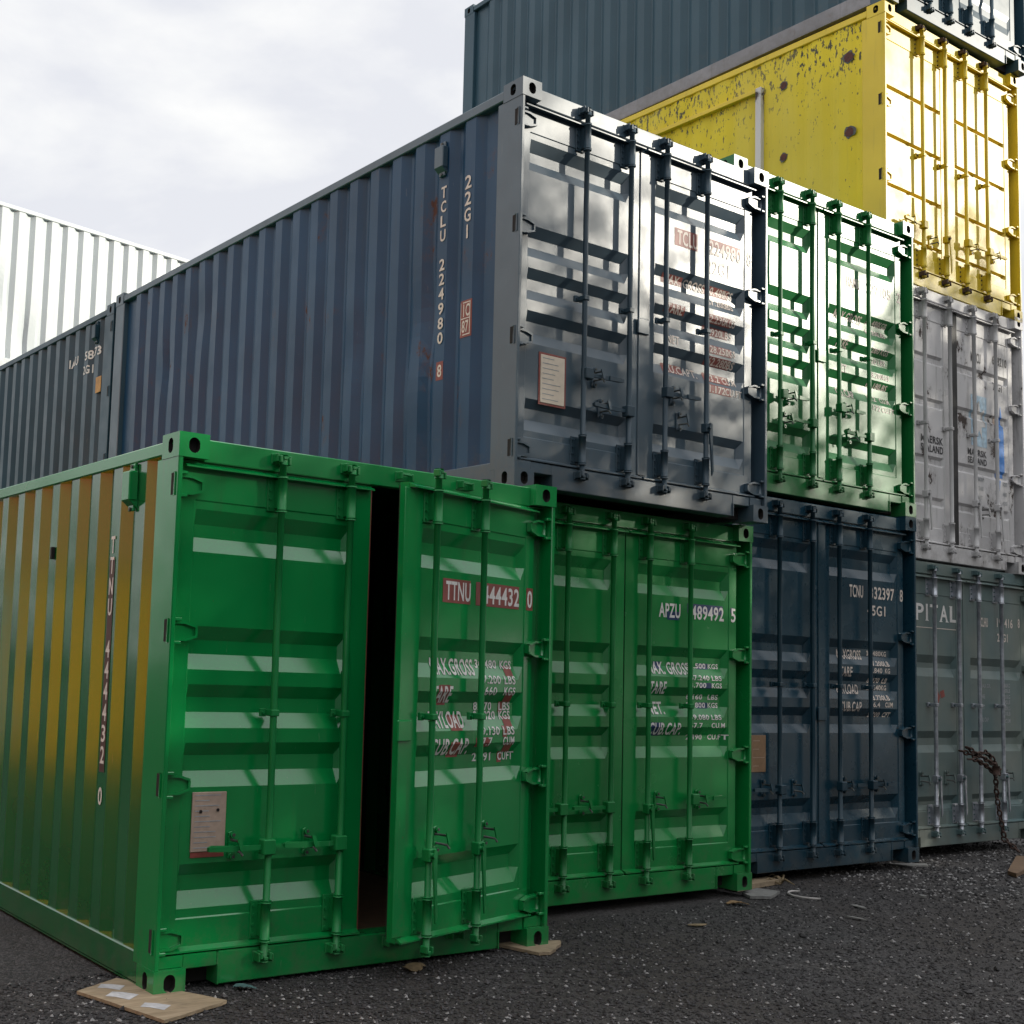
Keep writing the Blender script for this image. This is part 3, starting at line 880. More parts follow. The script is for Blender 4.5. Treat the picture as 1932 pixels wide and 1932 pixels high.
marking(sA, False, code('TTNU 444432 0', w) + table(rowsA, 1.435, 1.835, 2.075, w, zsA, 0.088, 0.046),
    backing=[(1.49, 1.735, 1.872, 1.998, rd), (1.785, 2.20, 1.872, 1.998, rd), (2.268, 2.332, 1.872, 1.998, rd)] +
            [(1.60, 1.70, z - 0.10, z - 0.02, rd) for z in zsA[2:]] + [(1.48, 1.58, zsA[1] - 0.1, zsA[1] + .005, rd)] +
            [(2.10, 2.175, z - 0.085, z - 0.03, rd) for z in zsA] + [(2.07, 2.11, z - 0.14, z - 0.08, rd) for z in zsA[1:]] + [(1.82, 1.95, zsA[3] - 0.05, zsA[3], rd)])
data_plate(sA, True, 0.190, 0.374, 0.628, 0.905, M['placard_tan'], None, 11)
mbx = MB(); add_rect(mbx, 0.192, 0.372, 0.602, 0.626, M['ink_red'], YF + 0.001)
d_, pv_, *_r = sA.doors[True]
bmesh.ops.translate(mbx.bm, verts=mbx.bm.verts[:], vec=-pv_); mbx.build('torn_label', d_)
colA = column('TTNU 444432', 0.695, 0.742, 2.14, 0.107, 0.088, w)
side_text(A, sA, colA[:4])
side_text(A, sA, colA[4:],
          backing=[(0.688, 0.752, 0.94, 2.02, M['maroon'])])
side_text(A, sA, [('0', 0.695, 0.742, 0.775, 0.865, w)], name='side_check_digit')
vent_box(A, M['green'], 0.50, 2.375)
mb = MB(); mb.box(-0.006, 0.014, 1.52, 1.545, 2.06, 2.13, M['hole'], 0.002); mb.build('drain_clip', A)

# green container behind it, at ground level
B, sB = container('shipping_container', 'green container at ground level under the slate blue one, blue-backed code APZU 489492', (2.5424, 0.5691, 0.048), 0.0021, L=12.192, mat=M['green2'],
    handles=[(0.565, 0.622, -1, False), (0.99, 0.622, -1, False), (1.36, 0.60, 1, True), (1.80, 0.65, 1, False)],
    catches=[(0.40, 0.636), (0.79, 0.636), (1.503, 0.64), (1.92, 0.64)], cover=False)
bl = M['ink_blue']
rowsB = [('MAX. GROSS', '30.500', 'KGS', '67.240', 'LBS'), ('TARE', '3.700', 'KGS', '8.160', 'LBS'), ('NET.', '26.800', 'KGS', '59.080', 'LBS'), ('CUB.CAP.', '67.7', 'CU.M', '2.390', 'CU.FT')]
zsB = [1.58, 1.445, 1.305, 1.165]
marking(sB, False, code('APZU 489492 5', w) + table(rowsB, 1.435, 1.845, 2.075, w, zsB, 0.085, 0.036),
    backing=[(1.81, 2.19, 1.93, 1.995, bl), (1.60, 1.725, 1.872, 1.93, bl), (2.27, 2.30, 1.95, 1.99, bl)] +
            [(1.95, 2.07, z - 0.04, z, bl) for z in zsB[:3]] + [(1.44, 1.56, zsB[3] - 0.09, zsB[3], bl), (1.50, 1.58, zsB[0] - 0.05, zsB[0], bl)])

# slate blue container on top, sunlit doors
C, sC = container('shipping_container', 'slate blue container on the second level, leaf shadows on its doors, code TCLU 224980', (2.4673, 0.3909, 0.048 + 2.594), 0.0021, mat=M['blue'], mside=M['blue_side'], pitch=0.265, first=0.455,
    handles=[(0.60, 0.790, 1, False), (1.003, 0.600, -1, False), (1.36, 0.785, 1, False), (1.775, 0.60, 1, True)],
    catches=[(0.73, 0.795), (0.792, 0.598), (1.483, 0.79), (1.55, 0.62)],
    dents=[(1.0, 1.25, 0.16, 0.022), (1.05, 0.7, 0.18, -0.015), (4.2, 2.0, 0.2, 0.025), (1.75, 1.2, 0.15, 0.015), (4.9, 1.6, 0.14, 0.02)])
cr = M['ink_cream']
rowsC = [('MAX. GROSS', '30.480', 'KGS', '67.200', 'LBS'), ('TARE', '2.230', 'KGS', '4.920', 'LBS'), ('NET', '28.250', 'KGS', '62.280', 'LBS'), ('CU.CAPT.', '33.2', 'CU.M', '1.172', 'CU.FT')]
zsC = [1.645, 1.435, 1.215, 1.015]
marking(sC, False, code('TCLU 224980 8', cr, (1.53, 1.745, 1.865, 2.215, 2.275, 2.325), (1.868, 1.972)) + [('22G1', 1.845, 2.085, 1.73, 1.83, cr)] + table(rowsC, 1.435, 1.88, 2.05, cr, zsC, 0.060, 0.052),
    backing=[(1.505, 1.742, 1.858, 1.982, rd), (1.83, 2.21, 1.93, 1.982, rd), (1.845, 1.875, 1.74, 1.81, rd)] +
            [(1.84, 2.115, z - 0.058, z + 0.004, rd) for z in zsC] + [(1.84, 2.115, z - 0.14, z - 0.078, rd) for z in zsC[1:]] + [(1.41, 1.62, z - 0.06, z + 0.003, rd) for z in (zsC[0], zsC[1], zsC[3])])
data_plate(sC, True, 0.262, 0.470, 0.565, 0.872, M['placard_cream'], M['ink_red'], 9, rivets=False)
y1 = 0.74
colC = column('TCLU 224980', 0.735, 0.790, 2.115, 0.1005, 0.080, cr)
side_text(C, sC, colC[:4])
side_text(C, sC, colC[4:])
side_text(C, sC, column('22G1', 0.482, 0.545, 2.115, 0.112, 0.092, cr), name='size_code')
side_text(C, sC, [('8', 0.738, 0.782, 0.805, 0.89, cr)], backing=[(0.724, 0.796, 0.785, 0.91, rd)], name='check_digit')
# boxed railway code
def boxed(root, sp, y0, y1, z0, z1):
    t = 0.007; zm = (z0 + z1) / 2; ym = (y0 + y1) / 2
    its = []
    bk = [(y0 - 0.012, y1 + 0.012, z0 - 0.014, z1 + 0.012, rd)]
    side_text(root, sp, [('I', ym + 0.012, ym + 0.020, zm + 0.012, z1 - 0.014, cr), ('C', y0 + 0.008, ym - 0.002, zm + 0.012, z1 - 0.014, cr), ('87', y0 + 0.016, y1 - 0.016, z0 + 0.016, zm - 0.012, cr)], backing=bk, name='railway_code')
    mb = MB()
    for r in ((y0, y1, z1 - t, z1), (y0, y1, z0, z0 + t), (y0, y0 + t, z0 + t, z1 - t), (y1 - t, y1, z0 + t, z1 - t), (y0 + t, y1 - t, zm - t / 2, zm + t / 2)):
        add_rect(mb, -r[1], -r[0], r[2], r[3], cr)
    drape(mb, [], [], lambda u, v: 0, 0)
    for v in mb.bm.verts:
        y = -v.co.x; v.co = Vector((0.016 + prof_at(sp.prof, y) - 0.004, y, v.co.z))
    mb.build('railway_code_box', root)
boxed(C, sC, 0.462, 0.558, 1.04, 1.26)
vent_box(C, M['blue'], 0.775, 2.31)

# dark teal container in line behind the slate blue one
E_, sE = container('shipping_container', 'dark teal container end to end behind the slate blue one, faint white side code', (2.4573, 6.50, 0.048 + 2.591 - 0.045), 0.0021, mat=M['teal'])
for it in (('IAAU', 0.93, 1.20, 2.10, 2.20, w), ('358473', 0.34, 0.82, 2.105, 2.205, w), ('22G1', 0.58, 0.83, 1.95, 2.045, w)):
    side_text(E_, sE, [it])
vent_box(E_, M['teal'], 0.43, 2.36)
mb = MB(); mb.box(0.010, 0.0155, 0.265, 0.40, 1.69, 1.86, M['orange']); mb.build('orange_label', E_)

# right-hand stack: navy below, green above
Dn, sDn = container('shipping_container', 'dark navy high container at ground level below a gloss green one, code TCNU 332397', (5.053, 0.8124, 0.0654), 0, L=12.192, H=2.896, mat=M['navy'],
    handles=[(0.60, 0.640, -1, False), (1.355, 0.648, 1, False), (1.775, 0.648, 1, False)], catches=[(0.45, 0.65), (0.83, 0.64), (1.48, 0.65), (1.92, 0.65)])
rowsD = [('MAXGROSS', '30.480', 'KG', '67.200', 'LB'), ('TARE', '3.840', 'KG', '8.470', 'LB'), ('PAYLOAD', '26.640', 'KG', '58.730', 'LB'), ('CUB.CAP', '76.4', 'CUM', '2.700', 'CFT')]
zsD = [1.738, 1.597, 1.455, 1.315]
marking(sDn, False, code('TCNU 332397 8', cr, (1.575, 1.765, 1.86, 2.21, 2.285, 2.33), (2.168, 2.272)) + [('45G1', 1.82, 2.08, 2.03, 2.115, cr)] + table(rowsD, 1.445, 1.86, 2.07, cr, zsD, 0.080, 0.042))
data_plate(sDn, True, 0.318, 0.490, 0.768, 1.045, M['placard_brown'], None, 4, M['placard_tan'], rivets=False)
Du, sDu = container('shipping_container', 'gloss green container on the second level, right of the slate blue one, glaring doors', (5.053, 0.8124, 0.0654 + 2.899), 0, mat=M['green3'],
    handles=[(0.60, 0.80, 1, False), (1.003, 0.620, -1, False), (1.36, 0.80, 1, False), (1.775, 0.61, -1, False)],
    catches=[(0.744, 0.805), (0.70, 0.615), (1.50, 0.81), (1.56, 0.60)])
rowsU = [('MAX.GROSS', '30.480', 'KGS', '67.200', 'LBS'), ('TARE', '2.280', 'KGS', '5.020', 'LBS'), ('NET', '28.200', 'KGS', '62.180', 'LBS'), ('CU.CAP', '33.2', 'CU.M', '1.172', 'CU.FT')]
marking(sDu, False, code('HAMU 227105 2', cr, (1.55, 1.74, 1.83, 2.19, 2.275, 2.325), (1.875, 1.965)) + table(rowsU, 1.42, 1.86, 2.05, cr, [1.66, 1.42, 1.20, 1.0], 0.07, 0.045))
data_plate(sDu, True, 0.215, 0.40, 0.60, 0.88, M['placard_cream'], None, 6, rivets=False)

# tall back stack
xD, yD, rD = 7.5607, 1.1091, 0.0164
zD = 0.0815
S_, sS = container('shipping_container', 'weathered grey-green container at the foot of the tall stack, chained doors lettered CAPITAL', (xD + 0.17, yD + 0.0, zD), rD, mat=M['sage'], mbar=M['galv'],
    handles=[(0.585, 0.62, -1, True), (1.003, 0.62, -1, True), (1.775, 0.62, 1, True)], catches=[(0.42, 0.62), (0.84, 0.62), (1.90, 0.62)], gdepth=0.034, cover=False, grooves=[(1.731, 1.659, 1.613, 1.535), (1.043, 0.978, 0.914, 0.849), (0.46, 0.41, 0.38, 0.34)])
mb = MB()
def caps(mb, txt, x0, x1, z0, z1, m):
    add_text(mb, txt, x0, x1, z0, z1, m)
# serif lettering: letters plus slab feet
d_, pv_, dep_, us_, vs_ = sS.doors[True]
xx = 0.03; cw = 0.135
for ch in 'CAPITAL':
    wch = 0.032 if ch == 'I' else cw
    add_text(mb, ch, xx, xx + wch, 2.045, 2.195, w)
    if ch in 'APIT':
        c0 = xx + (wch / 2 if ch in 'IT' else 0.016)
        add_rect(mb, c0 - 0.026, c0 + 0.026, 2.041, 2.049, w, -0.0006)
    if ch == 'A': add_rect(mb, xx + wch - 0.04, xx + wch + 0.012, 2.041, 2.049, w, -0.0006)
    if ch == 'L': add_rect(mb, xx - 0.012, xx + 0.045, 2.188, 2.196, w, -0.0006)
    xx += wch + 0.035
add_rect(mb, 0.25, 1.09, 1.975, 1.982, cr)
drape(mb, us_, vs_, lambda x, z: YF + 0.005 + dep_(x, z), 0.003)
bmesh.ops.translate(mb.bm, verts=mb.bm.verts[:], vec=-pv_); mb.build('marking', d_)
gr = M['ink_grey']
marking(sS, False, [('CLHU', 1.50, 1.63, 2.03, 2.12, cr), ('191416', 1.80, 2.10, 2.04, 2.13, cr), ('8', 2.2, 2.24, 2.05, 2.14, cr), ('22G1', 1.80, 2.0, 1.90, 1.98, cr),
    ('MAX.GR.', 1.48, 1.67, 1.45, 1.49, gr), ('TARE', 1.48, 1.56, 1.35, 1.39, gr), ('NET', 1.48, 1.55, 1.25, 1.29, gr), ('CU.CAP', 1.48, 1.62, 1.13, 1.17, gr),
    ('30480KG', 1.86, 2.03, 1.46, 1.50, gr), ('67200LB', 1.86, 2.03, 1.41, 1.45, gr), ('2220KG', 1.86, 2.03, 1.35, 1.39, gr), ('4890LB', 1.86, 2.03, 1.30, 1.34, gr), ('28260KG', 1.86, 2.03, 1.24, 1.28, gr), ('62310LB', 1.86, 2.03, 1.19, 1.23, gr), ('33.2CUM', 1.86, 2.03, 1.12, 1.16, gr)])
mb = MB()      # faded red mark
mb.face([(0.70, 0, 1.52), (0.735, 0, 1.28), (0.77, 0, 1.36), (0.73, 0, 1.40)], rd); mb.face([(0.76, 0, 1.40), (0.83, 0, 1.42), (0.85, 0, 1.36), (0.79, 0, 1.34)], rd)
drape(mb, us_, vs_, lambda x, z: YF + 0.005 + dep_(x, z), 0.0025)
bmesh.ops.translate(mb.bm, verts=mb.bm.verts[:], vec=-pv_); mb.build('red_mark', d_)

REEF = [(1.96, 1.935, 1.89, 1.865), (1.545, 1.52, 1.475, 1.45), (1.0, 0.975, 0.93, 0.905), (0.615, 0.59, 0.545, 0.52)]
Rf, sR = container('shipping_container', 'scuffed white container with rust stains and a black door seam, second level of tall stack', (xD, yD, zD + 2.578), rD, mat=M['reefer'],
    grooves=REEF, gdepth=0.022, gend=0.02, bars=[0.638, 1.075, 1.510, 1.915], handles=[(0.638, 0.62, 1, True), (1.51, 0.62, 1, True), (1.915, 0.62, 1, True)], catches=[(1.70, 0.55)], cover=False)
bk = M['ink_black']
mb = MB(); mb.box(1.163, 1.285, YF - 0.010, YF + 0.02, 0.19, 2.44, M['rubber'], 0.006)
d_, pv_, *_r = sR.doors[False]
bmesh.ops.translate(mb.bm, verts=mb.bm.verts[:], vec=-pv_); mb.build('door_seam_gasket', d_)
marking(sR, False, [('MWCU', 1.56, 1.74, 2.02, 2.12, bk), ('668210', 1.96, 2.24, 2.06, 2.15, bk), ('22G1', 1.97, 2.14, 1.80, 1.885, bk), ('MAERSK', 1.48, 1.83, 1.10, 1.165, bk), ('SEALAND', 1.48, 1.83, 1.02, 1.085, bk),
    ('MGW', 1.67, 1.76, 0.86, 0.90, gr), ('TARE', 1.67, 1.76, 0.77, 0.81, gr), ('NET', 1.67, 1.74, 0.68, 0.72, gr), ('30480', 1.98, 2.06, 0.86, 0.90, gr), ('67200', 2.13, 2.21, 0.86, 0.90, gr), ('2200', 1.98, 2.06, 0.76, 0.80, gr), ('4850', 2.13, 2.21, 0.76, 0.80, gr), ('28280', 1.98, 2.06, 0.67, 0.71, gr), ('62350', 2.13, 2.21, 0.67, 0.71, gr)],
    backing=[(1.55, 1.84, 1.20, 1.70, M['logo_pale'])])
marking(sR, True, [('MAERSK', 0.66, 1.04, 1.12, 1.19, bk), ('SEALAND', 0.66, 1.04, 1.035, 1.105, bk)], name='marking')
# peeling star panel and blue strip
mb = MB()
def star(cx, cz, r, k, m):
    pts = []
    for q in range(2 * k):
        a = math.pi / 2 + math.pi * q / k; rr = r if q % 2 == 0 else r * 0.45
        pts.append((cx + rr * math.cos(a) * 0.62, -0.0012, cz + rr * math.sin(a)))
    mb.face(pts, m)
star(1.695, 1.45, 0.2, 7, M['ink_white'])
mb.face([(2.02, 0, 0.94), (2.17, 0, 0.94), (2.16, 0, 1.40), (2.10, 0, 1.66), (2.05, 0, 1.30)], M['logo_blue'])
mb.face([(1.985, 0, 1.30), (2.012, 0, 1.28), (2.05, 0, 1.66), (2.00, 0, 1.68)], M['placard_tan'])
mb.face([(2.02, 0, 0.97), (2.10, 0, 0.97), (2.07, 0, 0.80)], M['logo_blue'])
d_, pv_, dep_, us_, vs_ = sR.doors[False]
drape(mb, us_, vs_, lambda x, z: YF + 0.005 + dep_(x, z), 0.0035)
bmesh.ops.translate(mb.bm, verts=mb.bm.verts[:], vec=-pv_); mb.build('decal', d_)

YG = [(1.851, 1.842, 1.815, 1.806), (1.39, 1.381, 1.352, 1.343), (0.915, 0.906, 0.877, 0.868), (0.47, 0.461, 0.432, 0.423)]
Yl, sY = container('shipping_container', 'bright yellow container with flaking paint and rust spots, third level of the tall stack', (xD, yD, zD + 5.125), rD, mat=M['yellow'], mside=M['yellow_peel'],
    depth=0.014, pitch=0.272, grooves=YG, gdepth=0.03, gend=0.02, bars=[0.64, 1.035, 1.405, 1.80], mhard=M['rust'], handles=[(0.64, 0.60, -1, False), (1.035, 0.55, 1, True), (1.405, 0.60, 1, False), (1.80, 0.60, 1, False)],
    catches=[(0.46, 0.61), (0.84, 0.5), (1.57, 0.60), (1.98, 0.60)], cover=False)
mb = MB()      # framed opening in the long side
fy0 = 1.30
mb.box(-0.034, 0.02, 1.285, 1.352, 0.2, 2.235, M['reefer'], 0.004); mb.build('side_frame_post', Yl)
mb = MB(); mb.box(-0.030, 0.02, 1.354, 4.6, 2.19, 2.235, M['yellow'], 0.004); mb.build('side_frame_head', Yl)
for (yy_, zz_, r_) in ((0.366, 2.187, 0.050), (1.06, 2.168, 0.038), (0.361, 1.452, 0.050), (1.06, 1.437, 0.040)):
    rnd = random.Random(int(yy_ * 99 + zz_ * 31))
    mb = MB()
    for rr, m_, xo in ((r_ * 1.25, M['bolt'], 0.0125), (r_, M['rustspot'], 0.0105)):
        pts = []
        for k in range(18):
            a = 2 * math.pi * k / 18; q = rr * rnd.uniform(0.75, 1.1)
            pts.append((xo, yy_ + q * math.cos(a), zz_ + q * math.sin(a)))
        mb.face(pts[::-1], m_)
    mb.build('rust_spot', Yl)
Gt, sG = container('shipping_container', 'charcoal blue container at the very top of the tall stack, white glaring doors', (xD + 0.01, yD - 0.03, zD + 5.125 + 2.594), -0.004, mat=M['charcoal'], mrail=M['rail_grey'],
    bars=[0.70, 1.05, 1.40, 1.80], gdepth=0.008, pitch=0.255)

# white container far behind on the left, three levels up
fa = 9.57
ud = Vector((math.cos(R(fa)), math.sin(R(fa)), 0))
p0 = Vector((3.496, 12.782, 0)) - ud * 1.455
zF = 5.79
def far_box(name, label, z, mat, H, base=p0, L=6.058, ang=fa, pitch=0.291, **kw):
    kw.setdefault('depth', 0.05)
    # long left wall faces the yard: rotate so that local y runs against ud
    loc = base + Vector((math.cos(R(ang)), math.sin(R(ang)), 0)) * L
    return container(name, label, (loc.x, loc.y, z), R(ang + 90), L=L, H=H, mat=mat, has_doors=False, pitch=pitch, **kw)
far_box('shipping_container', 'sunlit white container far behind at the left, above the dark teal one', zF, M['white'], 2.591, dents=[(4.9, 1.2, 0.2, 0.03), (4.4, 0.5, 0.25, 0.03)])
far_box('shipping_container', 'pale grey container hidden below the far white one, middle of its stack', 2.897, M['white'], 2.896)
far_box('shipping_container', 'pale grey container at the foot of the far white stack', 0.0, M['white'], 2.896)
# the sunlit stack to the left of the view, mirrored in the near container's glossy side
q0 = Vector((-10.0, -1.9, 0))
far_box('shipping_container', 'ochre yellow container on the ground out at the left of the yard', 0.0, M['ochre'], 2.591, q0, 6.058, 90.0, 0.27)
far_box('shipping_container', 'brown container on top of the ochre yellow one at the left of the yard', 2.594, M['brown'], 2.591, q0, 6.058, 90.0, 0.27)
far_box('shipping_container', 'white container on the ground beside the ochre yellow one at the left', 0.0, M['white'], 2.591, Vector((-10.0, 4.3, 0)), 6.058, 90.0, 0.27)
far_box('shipping_container', 'upper brown container above the white one at the left of the yard', 2.594, M['brown'], 2.591, Vector((-10.0, 4.3, 0)), 6.058, 90.0, 0.27)

far_box('shipping_container', 'topmost brown container added above the ochre yellow one to block sky', 5.188, M['brown'], 2.591, q0, 6.058, 90.0, 0.27)  # added third level, blocks sky light coming from the left
far_box('shipping_container', 'topmost brown container added to block sky, in the stack beside the ochre yellow one', 5.188, M['brown'], 2.591, Vector((-10.0, 4.3, 0)), 6.058, 90.0, 0.27)

LN, _s = far_box('shipping_container', 'navy container added as shade at the left nearest the viewer, ground level', 0.0, M['navy'], 2.591, Vector((-10.0, -8.1, 0)), 6.058, 90.0, 0.27)  # navy stacks are added to keep skylight off the near container's side
NAVY_LEFT = ((0.0, 2.594, 'navy container added as shade at the left nearest the viewer, second level'), (0.0, 5.188, 'navy container added as shade at the left nearest the viewer, top level'),
    (18.6, 0.0, 'navy container added as shade at the left furthest from the viewer, ground level'), (18.6, 2.594, 'navy container added as shade at the left furthest from the viewer, second level'), (18.6, 5.188, 'navy container added as shade at the left furthest from the viewer, top level'))

# closed containers added unseen behind the viewer to darken fill light and reflections
R0, _s = far_box('shipping_container', 'dark charcoal container added behind the viewer to cut light, ground level', 0.0, M['navy'], 2.896, Vector((-15.0, -24.0, 0)), 12.192, 0.0, 0.28)
def copy_thing(src, loc, label):
    r = src.copy(); scene.collection.objects.link(r); r.location = loc; r['label'] = label
    for ch in list(src.children):
        c = ch.copy(); scene.collection.objects.link(c); c.parent = r
    return r
for dy, dz, lab in NAVY_LEFT: copy_thing(LN, LN.location + Vector((0, dy, dz)), lab)
l0 = R0.location.copy()
for dx, dz, lab in ((0.0, 2.9, 'dark container added behind the viewer to cut light, left upper one'), (12.4, 0.0, 'dark container added behind the viewer to cut light, middle lower one'), (12.4, 2.9, 'dark container added behind the viewer to cut light, middle upper one'), (24.8, 0.0, 'dark container added behind the viewer to cut light, right lower one'), (24.8, 2.9, 'dark container added behind the viewer to cut light, right upper one')):
    copy_thing(R0, l0 + Vector((dx, 0, dz)), lab)

# ------------------------------------------------------------------ loose things on the ground
def sheet(name, pts, th, m, z=0.004, jag=0.0, seed=1, warp=0.0):
    rnd = random.Random(seed)
    P = []
    n = len(pts)
    for k in range(n):
        a, b = Vector(pts[k]), Vector(pts[(k + 1) % n])
        steps = 5 if jag else 1
        for j in range(steps):
            q = a.lerp(b, j / steps)
            if jag and j: q += Vector((rnd.uniform(-jag, jag), rnd.uniform(-jag, jag)))
            P.append(q)
    c = sum(P, Vector((0, 0))) / len(P)
    mb = MB()
    mb.prism([(p.x - c.x, p.y - c.y, 0) for p in P][::1], (0, 0, th), m)
    if warp:
        for v in mb.bm.verts: v.co.z += warp * abs(math.sin(v.co.x * 23 + seed) * math.cos(v.co.y * 19))
    o = mb.build(name); o.location = (c.x, c.y, z)
    return o
ply = sheet('plywood_board', [(-0.281, 0.199), (-0.025, 0.334), (0.26, -0.215), (0.203, -0.246), (-0.126, -0.367)], 0.014, M['ply'], 0.006, 0.004, 2)
tag(ply, 'plywood board with torn paper labels under the near corner of the open green container', 'board')
mb = MB(); c0 = ply.location
for k, (a, b, rot, sx, sy) in enumerate(((-0.115, 0.20, 0.5, 0.075, 0.05), (-0.13, 0.05, 0.35, 0.085, 0.06), (-0.07, -0.165, 0.4, 0.08, 0.05))):
    pts = []
    for ux, uy in ((-1, -1), (0.2, -1.1), (1, -0.8), (0.9, 1), (0.2, 0.8), (-1, 1.15)):
        x, y = ux * sx * .75, uy * sy * .75
        pts.append((a + x * math.cos(rot + 1.9) - y * math.sin(rot + 1.9) - c0.x, b + x * math.sin(rot + 1.9) + y * math.cos(rot + 1.9) - c0.y, 0.0152))
    mb.face(pts, M['paper'])
mb.build('paper_label', ply)
tag(sheet('plywood_board', [(2.15, 0.19), (2.571, 0.04), (2.50, -0.03), (2.315, -0.144), (2.241, -0.133)], 0.016, M['ply'], 0.006, 0.006, 3), 'thin plywood offcut under the far front corner of the open green container', 'board')
tag(sheet('leaf', [(1.367, -0.061), (1.44, -0.02), (1.481, -0.03), (1.471, -0.108), (1.41, -0.15), (1.358, -0.14)], 0.003, M['leaf'], 0.012, 0.008, 4, 0.02), 'curled pale dry leaf on the gravel below the open door', 'leaf')
tag(sheet('plastic_scrap', [(0.395, -0.033), (0.45, 0.01), (0.493, -0.055), (0.49, -0.085), (0.43, -0.075)], 0.003, M['scrap_blue'], 0.010, 0.008, 5, 0.015), 'faded teal scrap on the gravel below the sill of the open green container', 'scrap')
tag(sheet('timber_block', [(5.02, 0.86), (5.628, 0.93), (5.60, 0.80), (5.0, 0.71)], 0.035, M['ply'], 0.006, 0.0, 6), 'split timber packer lying between the ground-level green and navy containers', 'timber')
tag(sheet('grey_board', [(4.93, 0.62), (5.193, 0.69), (5.25, 0.54), (4.99, 0.43), (4.86, 0.50)], 0.020, M['slab'], 0.006, 0.004, 7), 'flat grey board under the right corner of the ground-level green container', 'board')
tag(sheet('bark_scrap', [(4.50, 0.416), (4.57, 0.45), (4.66, 0.42), (4.634, 0.332), (4.57, 0.36)], 0.004, M['cardboard'], 0.010, 0.008, 8, 0.02), 'crumpled brown scrap on the gravel in front of the grey board', 'scrap')
tag(sheet('cardboard_scrap', [(7.42, 1.06), (7.80, 0.93), (7.70, 0.86), (7.52, 0.89)], 0.012, M['slab'], 0.006, 0.004, 9), 'pale board under the right corner of the dark navy container', 'board')
tag(sheet('wooden_plank', [(7.98, 0.345), (7.90, 0.235), (8.55, 0.42), (9.1, 0.70), (9.02, 0.80)], 0.032, M['plank'], 0.006, 0.0, 10), 'brown wooden plank on the gravel at the right edge', 'plank')
mb = MB()
pts = [(5.445, 0.515), (5.39, 0.545), (5.335, 0.53), (5.275, 0.49), (5.235, 0.42), (5.24, 0.345), (5.28, 0.29), (5.319, 0.264)]
mb.tube([(x, y, 0.014) for x, y in pts], 0.0085, M['rope'], 8)
tag(mb.build('bent_cord'), 'bent white strip like a hook on the gravel right of the grey board', 'cord')
mb = MB()
for k in range(6):
    a = random.uniform(0, 6.28); x, y = 5.56 + 0.045 * k, 0.76 + 0.028 * k
    mb.tube([(x, y, 0.015), (x + 0.08 * math.cos(a), y + 0.08 * math.sin(a), 0.05), (x + 0.14 * math.cos(a + .4), y + 0.14 * math.sin(a + .4), 0.02)], [0.010, 0.008, 0.004], M['leaf'], 6)
tag(mb.build('dry_twig'), 'tangle of dry twigs on the gravel before the dark navy container', 'twig')
rnd = random.Random(11)
for k, (x, y, lab) in enumerate(((5.334, -0.015, 'small pale chip of wood on the open gravel, further one of the pair'), (4.94, -0.248, 'small pale chip of wood on the open gravel, nearer one of the pair'), (3.728, 0.03, 'thin dry leaf on the gravel before the ground-level green container'), (6.17, 0.015, 'small white stone standing out on the open gravel'))):
    a = rnd.uniform(0, 3.1); l, w_ = 0.07, 0.022
    if k == 3: l, w_ = 0.03, 0.02
    c, s = math.cos(a), math.sin(a)
    pts = [(x + u * l * c - v * w_ * s, y + u * l * s + v * w_ * c) for u, v in ((-1, 0), (-.4, -.9), (.5, -1), (1, 0.1), (.4, .9), (-.5, .8))]
    tag(sheet('stone' if k == 3 else ('leaf' if k == 2 else 'wood_chip'), pts, 0.012 if k == 3 else 0.005, M['slab'] if k != 2 else M['leaf'], 0.008, 0.0, 20 + k, 0.006), lab, 'stone' if k == 3 else ('leaf' if k == 2 else 'wood chip'))

# rusty chain wrapped round the locking bars of the grey-green container
def chain():
    mb = MB()
    mats = M['rust']
    ox, oy, oz = xD + 0.0, yD - 0.03, zD
    def link(p, d, flip, s=0.026):
        d = d.normalized(); up = Vector((0, 0, 1)) if abs(d.z) < 0.8 else Vector((1, 0, 0))
        a = d.cross(up).normalized()
        if flip: a = d.cross(a).normalized()
        pts = []
        for k in range(11):
            t = 2 * math.pi * k / 10
            pts.append(p + d * (math.cos(t) * s * 1.15) + a * (math.sin(t) * s * 0.72))
        mb.tube(pts, 0.0085, mats, 6, False)
    def run(path):
        P = [Vector((ox + x, oy + y, oz + z)) for x, y, z in path]
        f = 0
        for a, b in zip(P, P[1:]):
            n = max(1, int((b - a).length / 0.042))
            for k in range(n):
                link(a.lerp(b, k / n), (b - a) + Vector((rnd.uniform(-.02, .02), 0, rnd.uniform(-.02, .02))), f % 2); f += 1
    run([(1.05, -0.02, 0.87), (1.20, -0.05, 0.83), (1.40, -0.05, 0.86), (1.55, -0.03, 0.80), (1.62, -0.05, 0.70), (1.50, -0.08, 0.66), (1.35, -0.08, 0.74), (1.18, -0.07, 0.80), (1.06, -0.05, 0.80)])
    run([(1.10, -0.05, 0.90), (1.32, -0.09, 0.80), (1.50, -0.09, 0.74), (1.60, -0.08, 0.64)])
    run([(1.54, -0.06, 0.68), (1.58, -0.05, 0.45), (1.62, -0.06, 0.25), (1.65, -0.08, 0.06), (1.70, -0.20, -0.05)])
    mb.tube([(ox + 1.46, oy - 0.11, oz + 0.74), (ox + 1.46, oy - 0.11, oz + 0.66)], 0.032, mats, 10)
    tag(mb.build('chain'), 'rusty chain looped around the bars of the grey-green container, end hanging down', 'chain')
chain()

